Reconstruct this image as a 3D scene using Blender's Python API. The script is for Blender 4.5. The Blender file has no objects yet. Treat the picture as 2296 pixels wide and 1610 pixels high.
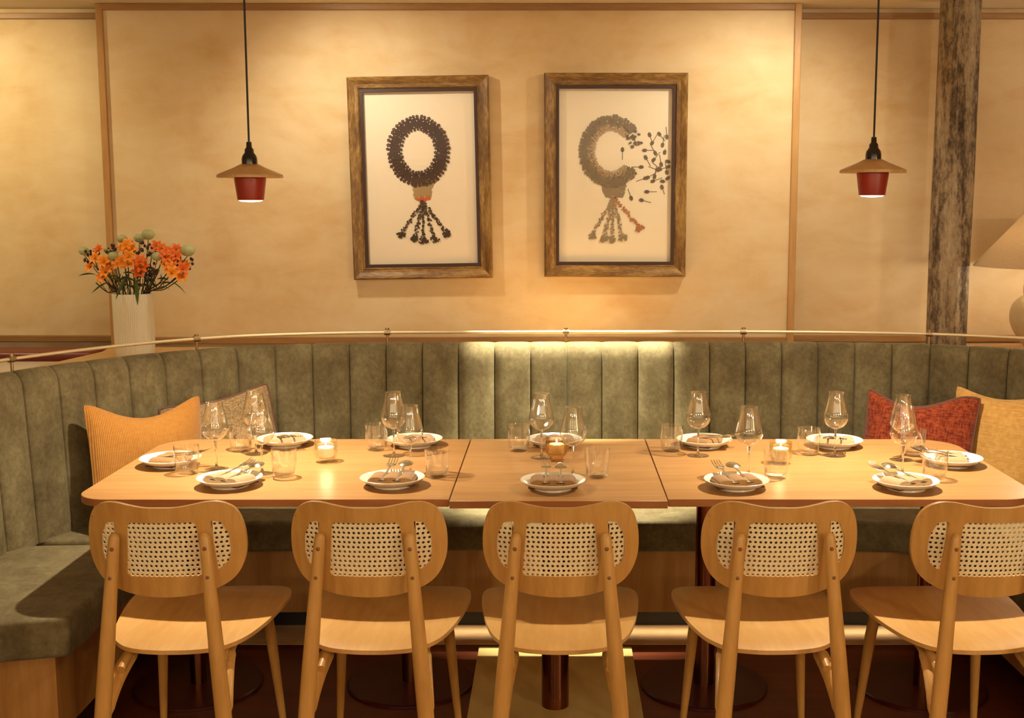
import bpy, bmesh, math, random
from mathutils import Vector, Matrix, geometry
from math import sin, cos, pi, radians as R, sqrt

# ------------------------------------------------------------------ camera
IMG_W, IMG_H = 2296, 1610
F_PX, CX, CY, PITCH, CAM_Z = 2670.0, 1245.0, 805.0, R(7.5), 1.60
sc = bpy.context.scene
COL = sc.collection
cam_data = bpy.data.cameras.new('camera')
cam_data.sensor_width = 36.0
cam_data.lens = F_PX / IMG_W * 36.0
cam_data.shift_x = -(CX - IMG_W / 2) / IMG_W
cam_data.clip_start = 0.05
cam = bpy.data.objects.new('camera', cam_data)
COL.objects.link(cam)
cam.location = (0, 0, CAM_Z)
cam.rotation_euler = (pi / 2 - PITCH, 0, 0)
sc.camera = cam
sc.view_settings.view_transform = 'Standard'
sc.view_settings.look = 'None'
sc.view_settings.gamma = 1.0
sc.view_settings.use_curve_mapping = False
sc.view_settings.exposure = 0.0

world = bpy.data.worlds.new('world')
sc.world = world
world.use_nodes = True
world.node_tree.nodes['Background'].inputs[0].default_value = (1.0, 0.62, 0.32, 1)
world.node_tree.nodes['Background'].inputs[1].default_value = 0.05

# ------------------------------------------------------------------ lights
WARM = (1.0, 0.855, 0.61)
WARM2 = (1.0, 0.905, 0.69)
def area_light(name, loc, target, power, sx, sy, col=WARM, spread=None):
    d = bpy.data.lights.new(name, 'AREA'); d.shape = 'RECTANGLE'; d.size = sx; d.size_y = sy
    d.energy = power; d.color = col
    if spread: d.spread = R(spread)
    o = bpy.data.objects.new(name, d); COL.objects.link(o); o.location = loc
    o.rotation_euler = (Vector(target) - Vector(loc)).to_track_quat('-Z', 'Y').to_euler()
    return o
def spot_light(name, loc, target, power, angle, blend=0.6, radius=0.03, col=WARM2):
    d = bpy.data.lights.new(name, 'SPOT'); d.energy = power; d.color = col
    d.spot_size = R(angle); d.spot_blend = blend; d.shadow_soft_size = radius
    o = bpy.data.objects.new(name, d); COL.objects.link(o); o.location = loc
    o.rotation_euler = (Vector(target) - Vector(loc)).to_track_quat('-Z', 'Y').to_euler()
    return o
# added overhead fill, unseen, to light the chair backs
area_light('room_fill', (0.0, 0.7, 2.40), (0.0, 2.6, 0.6), 22, 4.6, 1.2, WARM)
def point_light(name, loc, power, radius, col):
    d = bpy.data.lights.new(name, 'POINT'); d.energy = power; d.color = col; d.shadow_soft_size = radius
    o = bpy.data.objects.new(name, d); COL.objects.link(o); o.location = loc
for x_ in (-2.5, -.40, 1.72):
    point_light('unseen_room_lamp', (x_, -1.6, 1.90), 44, .09, WARM)  # added fill behind the camera, evens the light on the chair backs
point_light('unseen_room_lamp', (3.95, -1.3, 2.08), 120, .07, WARM)
# recessed ceiling spots by the picture wall
spot_light('wall_spot_left', (-1.02, 4.62, 2.41), (-0.75, 5.3, 1.45), 34, 128, 1.0, 0.035)
spot_light('wall_spot_right', (1.04, 4.62, 2.41), (0.75, 5.3, 1.45), 40, 128, 1.0, 0.035)
spot_light('wall_spot_far_left', (-2.75, 4.6, 2.41), (-2.6, 5.4, 1.6), 48, 130, 1.0, 0.04, (1.0, 0.84, 0.48))
spot_light('wall_spot_far_right', (2.95, 4.2, 2.41), (2.2, 5.4, 1.3), 18, 130, 1.0, 0.04, (1.0, 0.84, 0.62))
spot_light('banquette_spot', (0.07, 4.72, 2.41), (0.07, 4.72, 0.9), 950, 39, 0.55, 0.02, (1.0, 0.95, 0.72))

# added fill under the front edge of the bench, brightens the floor there
area_light('bench_fill_light', (0.35, 4.30, .086), (0.35, 4.30, 0), .8, 1.9, .01, (1.0, .84, .58), spread=95)
# ------------------------------------------------------------------ helpers
def ray(u, v):
    a = -(v - CY) / F_PX
    return Vector(((u - CX) / F_PX, cos(PITCH) + a * sin(PITCH), -sin(PITCH) + a * cos(PITCH)))
def on_z(u, v, z):
    d = ray(u, v); t = (z - CAM_Z) / d.z
    return Vector((d.x * t, d.y * t, z))
def on_y(u, v, y):
    d = ray(u, v); t = y / d.y
    return Vector((d.x * t, y, CAM_Z + d.z * t))

def srgb(r, g, b):
    f = lambda c: (c / 255 / 12.92) if c / 255 <= 0.04045 else ((c / 255 + 0.055) / 1.055) ** 2.4
    return (f(r), f(g), f(b), 1.0)

class MB:
    def __init__(s): s.v = []; s.f = []
    def add(s, verts, faces):
        n = len(s.v); s.v += [tuple(p) for p in verts]; s.f += [tuple(i + n for i in f) for f in faces]
        return s
    def box(s, x0, x1, y0, y1, z0, z1):
        return s.add([(x0,y0,z0),(x1,y0,z0),(x1,y1,z0),(x0,y1,z0),(x0,y0,z1),(x1,y0,z1),(x1,y1,z1),(x0,y1,z1)],
                     [(3,2,1,0),(4,5,6,7),(0,1,5,4),(1,2,6,5),(2,3,7,6),(3,0,4,7)])
    def lathe(s, prof, seg=32, c=(0,0,0), ribs=0, amp=0.0, z_rib=None, close=False):
        n = len(s.v); m = len(prof)
        for i in range(seg):
            a = 2 * pi * i / seg
            for (r, z) in prof:
                rr = r
                if ribs and r > 1e-5 and (z_rib is None or z_rib[0] <= z <= z_rib[1]):
                    rr = r + amp * (abs(cos(a * ribs / 2)) - 0.5)
                s.v.append((c[0] + rr * cos(a), c[1] + rr * sin(a), c[2] + z))
        for i in range(seg):
            j = (i + 1) % seg
            for k in range(m - 1):
                s.f.append((n + i*m + k, n + j*m + k, n + j*m + k + 1, n + i*m + k + 1))
            if close: s.f.append((n + i*m + m - 1, n + j*m + m - 1, n + j*m, n + i*m))
        return s
    def tube(s, pts, rad, seg=10, cap=True, squash=1.0):
        pts = [Vector(p) for p in pts]; m = len(pts)
        if not isinstance(rad, (list, tuple)): rad = [rad] * m
        n = len(s.v)
        t0 = (pts[1] - pts[0]).normalized()
        up = Vector((0, 0, 1)) if abs(t0.z) < 0.9 else Vector((0, 1, 0))
        side = t0.cross(up).normalized()
        for i, p in enumerate(pts):
            t = (pts[min(i+1, m-1)] - pts[max(i-1, 0)]).normalized()
            side = (side - t * side.dot(t)).normalized()
            w = t.cross(side)
            for k in range(seg):
                a = 2 * pi * k / seg
                s.v.append(tuple(p + side * (cos(a) * rad[i]) + w * (sin(a) * rad[i] * squash)))
        for i in range(m - 1):
            for k in range(seg):
                l = (k + 1) % seg
                s.f.append((n + i*seg + k, n + i*seg + l, n + (i+1)*seg + l, n + (i+1)*seg + k))
        if cap:
            s.f.append(tuple(n + k for k in range(seg))[::-1])
            s.f.append(tuple(n + (m-1)*seg + k for k in range(seg)))
        return s
    def ball(s, c, rx, ry=None, rz=None, seg=12, rings=8):
        ry = rx if ry is None else ry; rz = rx if rz is None else rz
        n = len(s.v)
        for i in range(rings + 1):
            p = pi * i / rings
            for k in range(seg):
                a = 2 * pi * k / seg
                s.v.append((c[0] + rx*sin(p)*cos(a), c[1] + ry*sin(p)*sin(a), c[2] + rz*cos(p)))
        for i in range(rings):
            for k in range(seg):
                l = (k + 1) % seg
                s.f.append((n+i*seg+k, n+(i+1)*seg+k, n+(i+1)*seg+l, n+i*seg+l))
        return s
    def prism(s, poly, z0, z1):
        n = len(s.v); m = len(poly)
        for z in (z0, z1):
            for p in poly: s.v.append((p[0], p[1], z))
        s.f.append(tuple(n + i for i in range(m))[::-1]); s.f.append(tuple(n + m + i for i in range(m)))
        for i in range(m):
            j = (i + 1) % m
            s.f.append((n+i, n+j, n+m+j, n+m+i))
        return s
    def grid(s, fn, nu, nv, wrap_u=False):
        n = len(s.v)
        for i in range(nu + (0 if wrap_u else 1)):
            for j in range(nv + 1):
                s.v.append(tuple(fn(i / nu, j / nv)))
        for i in range(nu):
            i2 = (i + 1) % nu if wrap_u else i + 1
            for j in range(nv):
                s.f.append((n+i*(nv+1)+j, n+i2*(nv+1)+j, n+i2*(nv+1)+j+1, n+i*(nv+1)+j+1))
        return s
    def build(s, name, mat, parent=None, smooth=True, bevel=0, bseg=2, merge=True, angle=35, flip=False, loc=None, rot=None):
        me = bpy.data.meshes.new(name)
        me.from_pydata(s.v, [], s.f)
        bm = bmesh.new(); bm.from_mesh(me)
        if merge: bmesh.ops.remove_doubles(bm, verts=bm.verts, dist=1e-6)
        bmesh.ops.recalc_face_normals(bm, faces=bm.faces)
        bm.to_mesh(me); bm.free()
        if smooth:
            me.shade_smooth()
            try: me.set_sharp_from_angle(angle=R(angle))
            except Exception: pass
        o = bpy.data.objects.new(name, me); COL.objects.link(o)
        if mat: me.materials.append(mat)
        if parent: o.parent = parent
        if loc: o.location = loc
        if rot: o.rotation_euler = rot
        if bevel:
            b = o.modifiers.new('bevel', 'BEVEL'); b.width = bevel; b.segments = bseg
            b.limit_method = 'ANGLE'; b.angle_limit = R(40); b.harden_normals = False
        return o

def catmull(pts, n=8, closed=False):
    pts = [Vector(p) for p in pts]; m = len(pts); out = []
    rng = range(m) if closed else range(m - 1)
    for i in rng:
        if closed: p0, p1, p2, p3 = pts[(i-1) % m], pts[i], pts[(i+1) % m], pts[(i+2) % m]
        else: p0, p1, p2, p3 = pts[max(i-1, 0)], pts[i], pts[i+1], pts[min(i+2, m-1)]
        for k in range(n):
            t = k / n
            out.append(0.5 * ((2*p1) + (p2-p0)*t + (2*p0-5*p1+4*p2-p3)*t*t + (3*p1-p0-3*p2+p3)*t**3))
    if not closed: out.append(pts[-1])
    return out

def inside(p, poly):
    c = False; j = len(poly) - 1
    for i in range(len(poly)):
        xi, yi = poly[i][0], poly[i][1]; xj, yj = poly[j][0], poly[j][1]
        if (yi > p[1]) != (yj > p[1]) and p[0] < (xj - xi) * (p[1] - yi) / (yj - yi) + xi: c = not c
        j = i
    return c

def plate2d(outline, holes, step, thick, mapf, grid_pts=True):
    """solid plate: outline & holes in 2D, bent by mapf(a, b, t) with t in -0.5..0.5 of the thickness"""
    loops = [outline] + holes
    V = []; E = []
    for lp in loops:
        n = len(V); V += [Vector((p[0], p[1])) for p in lp]
        E += [(n + i, n + (i + 1) % len(lp)) for i in range(len(lp))]
    if grid_pts:
        xs = [p[0] for p in outline]; ys = [p[1] for p in outline]
        x = min(xs) + step * .5
        while x < max(xs):
            y = min(ys) + step * .5
            while y < max(ys):
                if inside((x, y), outline) and not any(inside((x, y), h) for h in holes): V.append(Vector((x, y)))
                y += step
            x += step
    ov, oe, of, *_ = geometry.delaunay_2d_cdt(V, E, [], 0, 1e-6)
    tris = []
    for f in of:
        c = sum((ov[i] for i in f), Vector((0, 0))) / len(f)
        if inside(c, outline) and not any(inside(c, h) for h in holes): tris.append(tuple(f))
    used = {}
    for f in tris:
        for a, b in zip(f, f[1:] + f[:1]):
            used[(a, b)] = used.get((a, b), 0) + 1
    border = [(a, b) for (a, b) in used if (b, a) not in used]
    n = len(ov); mb = MB()
    vs = [mapf(p.x, p.y, -.5) for p in ov] + [mapf(p.x, p.y, .5) for p in ov]
    fs = [f for f in tris] + [tuple(i + n for i in f)[::-1] for f in tris]
    fs += [(b, a, a + n, b + n) for (a, b) in border]
    mb.add(vs, fs)
    return mb

def empty(name, loc=(0, 0, 0), rz=0.0):
    o = bpy.data.objects.new(name, None); COL.objects.link(o)
    o.location = loc; o.rotation_euler = (0, 0, rz); o.empty_display_size = .05
    return o
def tag(o, label=None, cat=None, group=None, kind=None):
    if label: o['label'] = label
    if cat: o['category'] = cat
    if group: o['group'] = group
    if kind: o['kind'] = kind
    return o
def copy_tree(o, parent=None):
    c = o.copy(); COL.objects.link(c); c.parent = parent
    for ch in list(o.children): copy_tree(ch, c)
    return c

# ------------------------------------------------------------------ materials
MATS = {}
def new_mat(name):
    m = bpy.data.materials.new(name); m.use_nodes = True
    nt = m.node_tree; b = nt.nodes['Principled BSDF']
    MATS[name] = m
    return m, nt, b
def N(nt, t, **kw):
    n = nt.nodes.new(t)
    for k, v in kw.items():
        if k in ('operation', 'blend_type', 'data_type', 'wave_type', 'bands_direction', 'feature', 'noise_dimensions', 'wave_profile', 'distance', 'musgrave_type'): setattr(n, k, v)
        else: n.inputs[k].default_value = v
    return n
def coords(nt, scale=(1, 1, 1), kind='Object', rot=(0, 0, 0)):
    tc = nt.nodes.new('ShaderNodeTexCoord'); mp = nt.nodes.new('ShaderNodeMapping')
    mp.inputs['Scale'].default_value = scale; mp.inputs['Rotation'].default_value = rot
    nt.links.new(tc.outputs[kind], mp.inputs['Vector'])
    return mp
def ramp(nt, fac, stops):
    r = nt.nodes.new('ShaderNodeValToRGB')
    while len(r.color_ramp.elements) < len(stops): r.color_ramp.elements.new(.5)
    for e, (p, c) in zip(r.color_ramp.elements, stops): e.position = p; e.color = c
    nt.links.new(fac, r.inputs[0])
    return r
def bump(nt, b, h, strength=.2, dist=.002):
    n = nt.nodes.new('ShaderNodeBump'); n.inputs['Strength'].default_value = strength; n.inputs['Distance'].default_value = dist
    nt.links.new(h, n.inputs['Height']); nt.links.new(n.outputs[0], b.inputs['Normal'])
def simple(name, col, rough=.5, metal=0., spec=.5, coat=0., sheen=0.):
    m, nt, b = new_mat(name)
    b.inputs['Base Color'].default_value = col; b.inputs['Roughness'].default_value = rough
    b.inputs['Metallic'].default_value = metal; b.inputs['Specular IOR Level'].default_value = spec
    b.inputs['Coat Weight'].default_value = coat; b.inputs['Sheen Weight'].default_value = sheen
    return m
def noisy(name, c1, c2, scale, rough=.6, metal=0., stretch=(1,1,1), detail=4., bmp=0., coat=0., spec=.5, lo=.3, hi=.7, sheen=0., dist=.002):
    m, nt, b = new_mat(name)
    mp = coords(nt, stretch); n = N(nt, 'ShaderNodeTexNoise', Scale=scale, Detail=detail, Roughness=.6)
    nt.links.new(mp.outputs[0], n.inputs['Vector'])
    r = ramp(nt, n.outputs['Fac'], [(lo, c1), (hi, c2)])
    nt.links.new(r.outputs[0], b.inputs['Base Color'])
    b.inputs['Roughness'].default_value = rough; b.inputs['Metallic'].default_value = metal
    b.inputs['Coat Weight'].default_value = coat; b.inputs['Specular IOR Level'].default_value = spec
    b.inputs['Sheen Weight'].default_value = sheen
    if bmp: bump(nt, b, n.outputs['Fac'], bmp, dist)
    return m
def wood(name, c1, c2, c3, stretch, rough=.42, coat=.15, spec=.4, fine=60., bmp=.08):
    """long grain: fine fibres over broad figure; stretch is small along the grain"""
    m, nt, b = new_mat(name)
    mp = coords(nt, stretch)
    big = N(nt, 'ShaderNodeTexNoise', Scale=fine * .16, Detail=3., Roughness=.55, Distortion=.6)
    fin = N(nt, 'ShaderNodeTexNoise', Scale=fine, Detail=5., Roughness=.65)
    for n in (big, fin): nt.links.new(mp.outputs[0], n.inputs['Vector'])
    mx = nt.nodes.new('ShaderNodeMix'); mx.inputs[0].default_value = .45
    nt.links.new(big.outputs['Fac'], mx.inputs[2]); nt.links.new(fin.outputs['Fac'], mx.inputs[3])
    r = ramp(nt, mx.outputs[0], [(.32, c1), (.5, c2), (.68, c3)])
    nt.links.new(r.outputs[0], b.inputs['Base Color'])
    b.inputs['Roughness'].default_value = rough; b.inputs['Coat Weight'].default_value = coat
    b.inputs['Coat Roughness'].default_value = .25; b.inputs['Specular IOR Level'].default_value = spec
    if bmp: bump(nt, b, fin.outputs['Fac'], bmp, .001)
    return m

def plaster(name, c1, c2, c3):
    m, nt, b = new_mat(name)
    mp = coords(nt, (1, 1, 1))
    n1 = N(nt, 'ShaderNodeTexNoise', Scale=1.6, Detail=5., Roughness=.6, Distortion=.8)
    mp2 = coords(nt, (1, 1, 2.2), rot=(0, .35, 0))
    n2 = N(nt, 'ShaderNodeTexNoise', Scale=4.5, Detail=8., Roughness=.62, Distortion=.5)
    nt.links.new(mp.outputs[0], n1.inputs['Vector']); nt.links.new(mp2.outputs[0], n2.inputs['Vector'])
    mx = nt.nodes.new('ShaderNodeMix'); mx.inputs[0].default_value = .42
    nt.links.new(n1.outputs['Fac'], mx.inputs[2]); nt.links.new(n2.outputs['Fac'], mx.inputs[3])
    r = ramp(nt, mx.outputs[0], [(.33, c1), (.47, c2), (.64, c3)])
    nt.links.new(r.outputs[0], b.inputs['Base Color'])
    b.inputs['Roughness'].default_value = .62; b.inputs['Specular IOR Level'].default_value = .25
    bump(nt, b, n2.outputs['Fac'], .12, .003)
    return m
M = {}
M['plaster'] = plaster('plaster', (.57, .375, .175, 1), (.64, .47, .26, 1), (.70, .56, .35, 1))
M['ceiling'] = simple('ceiling_paint', (.72, .64, .48, 1), .8)
M['trim'] = wood('trim_oak', (.34, .165, .045, 1), (.43, .225, .07, 1), (.52, .29, .095, 1), (1, 1, .12), fine=45)
M['trim_h'] = wood('trim_oak_long', (.22, .105, .03, 1), (.30, .15, .045, 1), (.38, .20, .065, 1), (.12, 1, 1), fine=45)
M['chair_v'] = wood('chair_oak_upright', (.46, .225, .050, 1), (.58, .305, .078, 1), (.67, .385, .115, 1), (1, 1, .10), rough=.4, fine=55)
M['chair_h'] = wood('chair_oak_seat', (.52, .26, .068, 1), (.62, .335, .10, 1), (.70, .41, .145, 1), (1, .12, 1), rough=.38, fine=50)
M['plug'] = simple('wood_plug', (.26, .10, .03, 1), .4)
M['cane'] = noisy('cane_webbing', (.88, .70, .40, 1), (.96, .82, .53, 1), 180, .55, bmp=.3)
M['table'] = wood('table_veneer', (.33, .155, .048, 1), (.42, .21, .07, 1), (.50, .265, .10, 1), (.09, 1, 1), rough=.36, coat=.12, fine=48)
M['table_edge'] = wood('table_edge', (.30, .11, .035, 1), (.36, .14, .045, 1), (.42, .17, .055, 1), (.1, 1, 1), rough=.4, fine=60)
M['base_wood'] = wood('banquette_veneer', (.29, .125, .030, 1), (.40, .19, .05, 1), (.50, .26, .08, 1), (1, 1, .09), rough=.35, fine=45)
M['ledge_wood'] = wood('ledge_oak', (.52, .29, .105, 1), (.60, .35, .14, 1), (.66, .41, .18, 1), (.12, 1, 1), fine=40)
M['floor'] = wood('floor_boards_dark', (.075, .013, .004, 1), (.12, .024, .007, 1), (.16, .038, .011, 1), (.09, 1, 1), rough=.32, coat=.2, fine=30)
M['floor_lit'] = wood('floor_oak_lit', (.60, .36, .16, 1), (.75, .50, .25, 1), (.85, .60, .33, 1), (.3, 1, 1), rough=.45, fine=60)
M['brass'] = simple('brushed_brass', (.80, .66, .42, 1), .42, .65)
M['bracket'] = simple('bracket_metal', (.42, .30, .17, 1), .35, 1.)
M['column_metal'] = simple('column_copper', (.22, .075, .03, 1), .22, 1.)
M['plate_lit'] = noisy('lit_floor_patch', (.58, .40, .13, 1), (.70, .50, .18, 1), 9, .5, .15, (1, .2, 1))
M['black'] = simple('matt_black', (.008, .006, .006, 1), .5)
M['cord'] = simple('black_cord', (.01, .009, .012, 1), .55)
M['socket'] = simple('black_bakelite', (.012, .01, .01, 1), .22, coat=.5)
M['brim'] = wood('pendant_wood', (.50, .27, .10, 1), (.60, .36, .15, 1), (.68, .44, .2, 1), (1, .15, 1), rough=.35, fine=70)
M['cup'] = simple('red_enamel', (.30, .022, .010, 1), .38, coat=.2)
M['white_ceramic'] = simple('white_glaze', (.80, .74, .60, 1), .22, coat=.3)
M['print_paper'] = simple('print_paper', (.82, .70, .53, 1), .5)
M['print_paper_hazed'] = simple('print_paper_hazed', (.83, .72, .54, 1), .5)  # faint glass haze put into the paper colour
M['steel'] = simple('cutlery_steel', (.80, .78, .72, 1), .16, 1.)
M['wax'] = simple('candle_wax', (.90, .84, .68, 1), .5)
M['bark'] = None

def velvet():
    m, nt, b = new_mat('sage_velvet')
    mp = coords(nt, (1, 1, .8))
    n1 = N(nt, 'ShaderNodeTexNoise', Scale=7., Detail=8., Roughness=.70, Distortion=.15)
    n2 = N(nt, 'ShaderNodeTexNoise', Scale=70., Detail=4., Roughness=.7)
    nt.links.new(mp.outputs[0], n1.inputs['Vector']); nt.links.new(mp.outputs[0], n2.inputs['Vector'])
    mx = nt.nodes.new('ShaderNodeMix'); mx.inputs[0].default_value = .28
    nt.links.new(n1.outputs['Fac'], mx.inputs[2]); nt.links.new(n2.outputs['Fac'], mx.inputs[3])
    r = ramp(nt, mx.outputs[0], [(.34, (.074, .052, .023, 1)), (.5, (.142, .109, .052, 1)), (.64, (.215, .172, .088, 1))])
    nt.links.new(r.outputs[0], b.inputs['Base Color'])
    b.inputs['Roughness'].default_value = .75; b.inputs['Specular IOR Level'].default_value = .15
    b.inputs['Sheen Weight'].default_value = .25; b.inputs['Sheen Roughness'].default_value = .4
    b.inputs['Sheen Tint'].default_value = (.8, .7, .5, 1)
    bump(nt, b, mx.outputs[0], .15, .004)
    return m
M['velvet'] = velvet()

def thin_glass(name, tint=(1, 1, 1, 1), base=.04, edge=.75, power=2.6, glow=(1, 1, 1, 1)):
    """thin clear glass: passes light straight on, mirrors more at grazing angles"""
    m = bpy.data.materials.new(name); m.use_nodes = True; nt = m.node_tree; nt.nodes.clear()
    out = nt.nodes.new('ShaderNodeOutputMaterial'); mix = nt.nodes.new('ShaderNodeMixShader')
    tr = nt.nodes.new('ShaderNodeBsdfTransparent'); tr.inputs[0].default_value = tint
    gl = nt.nodes.new('ShaderNodeBsdfGlossy'); gl.inputs['Roughness'].default_value = .03; gl.inputs[0].default_value = glow
    lw = nt.nodes.new('ShaderNodeLayerWeight'); lw.inputs[0].default_value = .5
    pw = N(nt, 'ShaderNodeMath', operation='POWER'); pw.inputs[1].default_value = power
    mr = nt.nodes.new('ShaderNodeMapRange'); mr.inputs[3].default_value = base; mr.inputs[4].default_value = edge
    nt.links.new(lw.outputs['Facing'], pw.inputs[0]); nt.links.new(pw.outputs[0], mr.inputs[0])
    nt.links.new(mr.outputs[0], mix.inputs[0]); nt.links.new(tr.outputs[0], mix.inputs[1]); nt.links.new(gl.outputs[0], mix.inputs[2])
    nt.links.new(mix.outputs[0], out.inputs[0])
    return m
M['glass'] = thin_glass('clear_glass', (1, 1, .995, 1), .08, 1.0, 2.6)
M['solid_glass'] = simple('solid_glass', (1, .99, .97, 1), .02); MATS['solid_glass'].node_tree.nodes['Principled BSDF'].inputs['Transmission Weight'].default_value = 1.0
M['votive_clear'] = thin_glass('votive_glass_clear', (.95, .96, .88, 1), .12, .7, 1.6)
M['votive_smoke'] = thin_glass('votive_glass_smoke', (.93, .88, .72, 1), .08, .6, 1.6)
M['votive_brown'] = thin_glass('votive_glass_brown', (.84, .74, .56, 1), .12, .55, 1.5, (1, .8, .55, 1))
M['picture_glass'] = thin_glass('picture_glass', (.985, .985, .985, 1), .006, .5, 5.0)
M['picture_glass_r'] = thin_glass('picture_glass_reflective', (.985, .985, .985, 1), .01, .5, 4.0)
def emit(name, col, strength):
    m = bpy.data.materials.new(name); m.use_nodes = True; nt = m.node_tree
    b = nt.nodes['Principled BSDF']; b.inputs['Base Color'].default_value = col
    b.inputs['Emission Color'].default_value = col; b.inputs['Emission Strength'].default_value = strength
    return m
M['bulb'] = emit('lit_bulb', (1, .90, .70, 1), 8.)
M['flame'] = emit('candle_flame', (1, .85, .55, 1), 12.)

def cloth(name, c1, c2, sx=120., sy=120., rough=.85, stripe=None, bm=.4):
    m, nt, b = new_mat(name)
    mp = coords(nt, (1, 1, 1))
    w1 = N(nt, 'ShaderNodeTexNoise', Scale=1., Detail=3.); mpa = coords(nt, (sx, sx, sy * .25))
    w2 = N(nt, 'ShaderNodeTexNoise', Scale=1., Detail=3.); mpb = coords(nt, (sx * .25, sx * .25, sy))
    nt.links.new(mpa.outputs[0], w1.inputs['Vector']); nt.links.new(mpb.outputs[0], w2.inputs['Vector'])
    mx = nt.nodes.new('ShaderNodeMix'); mx.inputs[0].default_value = .5
    nt.links.new(w1.outputs['Fac'], mx.inputs[2]); nt.links.new(w2.outputs['Fac'], mx.inputs[3])
    r = ramp(nt, mx.outputs[0], [(.38, c1), (.6, c2)])
    last = r.outputs[0]
    h = mx.outputs[0]
    if stripe:
        wv = N(nt, 'ShaderNodeTexWave', wave_type='BANDS', bands_direction='X', Scale=stripe[0], Distortion=.6, Detail=1.)
        nt.links.new(mp.outputs[0], wv.inputs['Vector'])
        mc = nt.nodes.new('ShaderNodeMix'); mc.data_type = 'RGBA'
        nt.links.new(wv.outputs['Fac'], mc.inputs[0]); mc.inputs[6].default_value = stripe[1]
        nt.links.new(last, mc.inputs[7]); last = mc.outputs[2]; h = wv.outputs['Fac']
    nt.links.new(last, b.inputs['Base Color'])
    b.inputs['Roughness'].default_value = rough; b.inputs['Specular IOR Level'].default_value = .15
    b.inputs['Sheen Weight'].default_value = .2
    bump(nt, b, h, bm, .002)
    return m
M['cord_orange'] = cloth('ochre_corduroy', (.44, .19, .036, 1), (.53, .25, .055, 1), stripe=(52., (.29, .105, .016, 1)))
M['tweed'] = cloth('brown_tweed', (.13, .08, .035, 1), (.36, .235, .11, 1), 300, 300)
M['red_weave'] = cloth('red_weave', (.11, .009, .005, 1), (.29, .055, .015, 1), 160, 160)
M['yellow_weave'] = cloth('pale_yellow_weave', (.50, .255, .062, 1), (.62, .345, .10, 1), 60, 220)
M['piping_dark'] = simple('dark_piping', (.13, .05, .03, 1), .7)
M['piping_pale'] = simple('pale_piping', (.60, .36, .20, 1), .7)
M['napkin'] = cloth('tan_napkin', (.34, .18, .065, 1), (.44, .25, .10, 1), 700, 700, stripe=(95., (.21, .095, .03, 1)), bm=.2)
M['napkin_pale'] = cloth('pink_tan_napkin', (.36, .21, .105, 1), (.48, .30, .16, 1), 700, 700, bm=.2)
# ------------------------------------------------------------------ the room
CEIL = 2.45
def struct(o, name=None):
    o['kind'] = 'structure'; return o
struct(MB().box(-4.2, 4.2, -3.0, 4.17, -.05, 0).build('floor', M['floor'], smooth=False))
struct(MB().box(-4.2, 4.2, 4.17, 5.6, -.05, .001).build('floor_lit_strip', M['floor_lit'], smooth=False))  # same floor; the light reaching this strip is put into its paler colour
struct(MB().box(-4.2, 4.2, -3.0, 5.6, CEIL, CEIL + .06).build('ceiling', M['ceiling'], smooth=False))
struct(MB().box(-4.2, 4.2, 5.44, 5.60, 0, CEIL).build('wall_back', M['plaster'], smooth=False))
struct(MB().box(-4.3, -4.2, -3.0, 5.6, 0, CEIL).build('wall_left', M['plaster'], smooth=False))
struct(MB().box(4.2, 4.3, -3.0, 5.6, 0, CEIL).build('wall_right', M['plaster'], smooth=False))
struct(MB().box(-4.2, 4.2, -3.1, -3.0, 0, CEIL).build('wall_front', M['plaster'], smooth=False))
# raised plaster panel that carries the pictures, its upright oak edges and the oak rails
XL, XR = -1.955, 1.035
struct(MB().box(XL, XR, 5.30, 5.445, .90, CEIL).build('wall_panel', M['plaster'], smooth=False))
struct(MB().box(XL - .03, XL, 5.285, 5.442, .90, CEIL).build('trim_1', M['trim'], bevel=.003, smooth=False))
struct(MB().box(XR, XR + .03, 5.285, 5.442, .90, CEIL).build('trim_2', M['trim'], bevel=.003, smooth=False))
def rail(n, x0, x1, y, z, h, d=.02):
    return struct(MB().box(x0, x1, y - d, y + .003, z, z + h).build('trim_%d' % n, M['trim_h'], bevel=.003, smooth=False))
rail(3, XL, XR, 5.30, CEIL - .028, .028)
rail(4, -4.2, XL - .03, 5.44, CEIL - .045, .026)
rail(5, XR + .03, 4.2, 5.44, CEIL - .045, .026)
rail(6, XL, XR, 5.30, .972, .03)
rail(7, -4.2, XL - .03, 5.44, .965, .03)
rail(8, XR + .03, 4.2, 5.44, .965, .03)

# ------------------------------------------------------------------ banquette
back_pts = [(-1.90,3.05),(-1.89,3.4),(-1.875,3.7),(-1.83,3.90),(-1.76,4.06),(-1.66,4.23),(-1.56,4.37),(-1.44,4.50),(-1.30,4.61),
            (-1.15,4.69),(-.8,4.775),(-.3,4.80),(.3,4.81),(.9,4.81),(1.36,4.76),(1.60,4.69),(1.81,4.58),(1.98,4.42),
            (2.10,4.2),(2.17,3.95),(2.2,3.6),(2.2,3.05)]
dense = catmull([(x, y, 0) for x, y in back_pts], 24)
acc = [0.0]
for a, b in zip(dense, dense[1:]): acc.append(acc[-1] + (b - a).length)
def at_s(s):
    s = max(0, min(acc[-1] - 1e-5, s)); lo, hi = 0, len(acc) - 1
    while hi - lo > 1:
        m = (lo + hi) // 2
        if acc[m] <= s: lo = m
        else: hi = m
    t = (s - acc[lo]) / (acc[hi] - acc[lo])
    p = dense[lo].lerp(dense[hi], t)
    a0, a1 = max(lo - 6, 0), min(hi + 6, len(dense) - 1)
    d = (dense[a1] - dense[a0]).normalized()
    return p, d, Vector((d.y, -d.x, 0))          # point, direction, inward normal
def s_of_x(x):
    best = min(range(len(dense)), key=lambda i: abs(dense[i].x - x) + (10 if dense[i].y < 3.9 else 0))
    return acc[best]
S0 = s_of_x(.057); STEP = .1462
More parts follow.
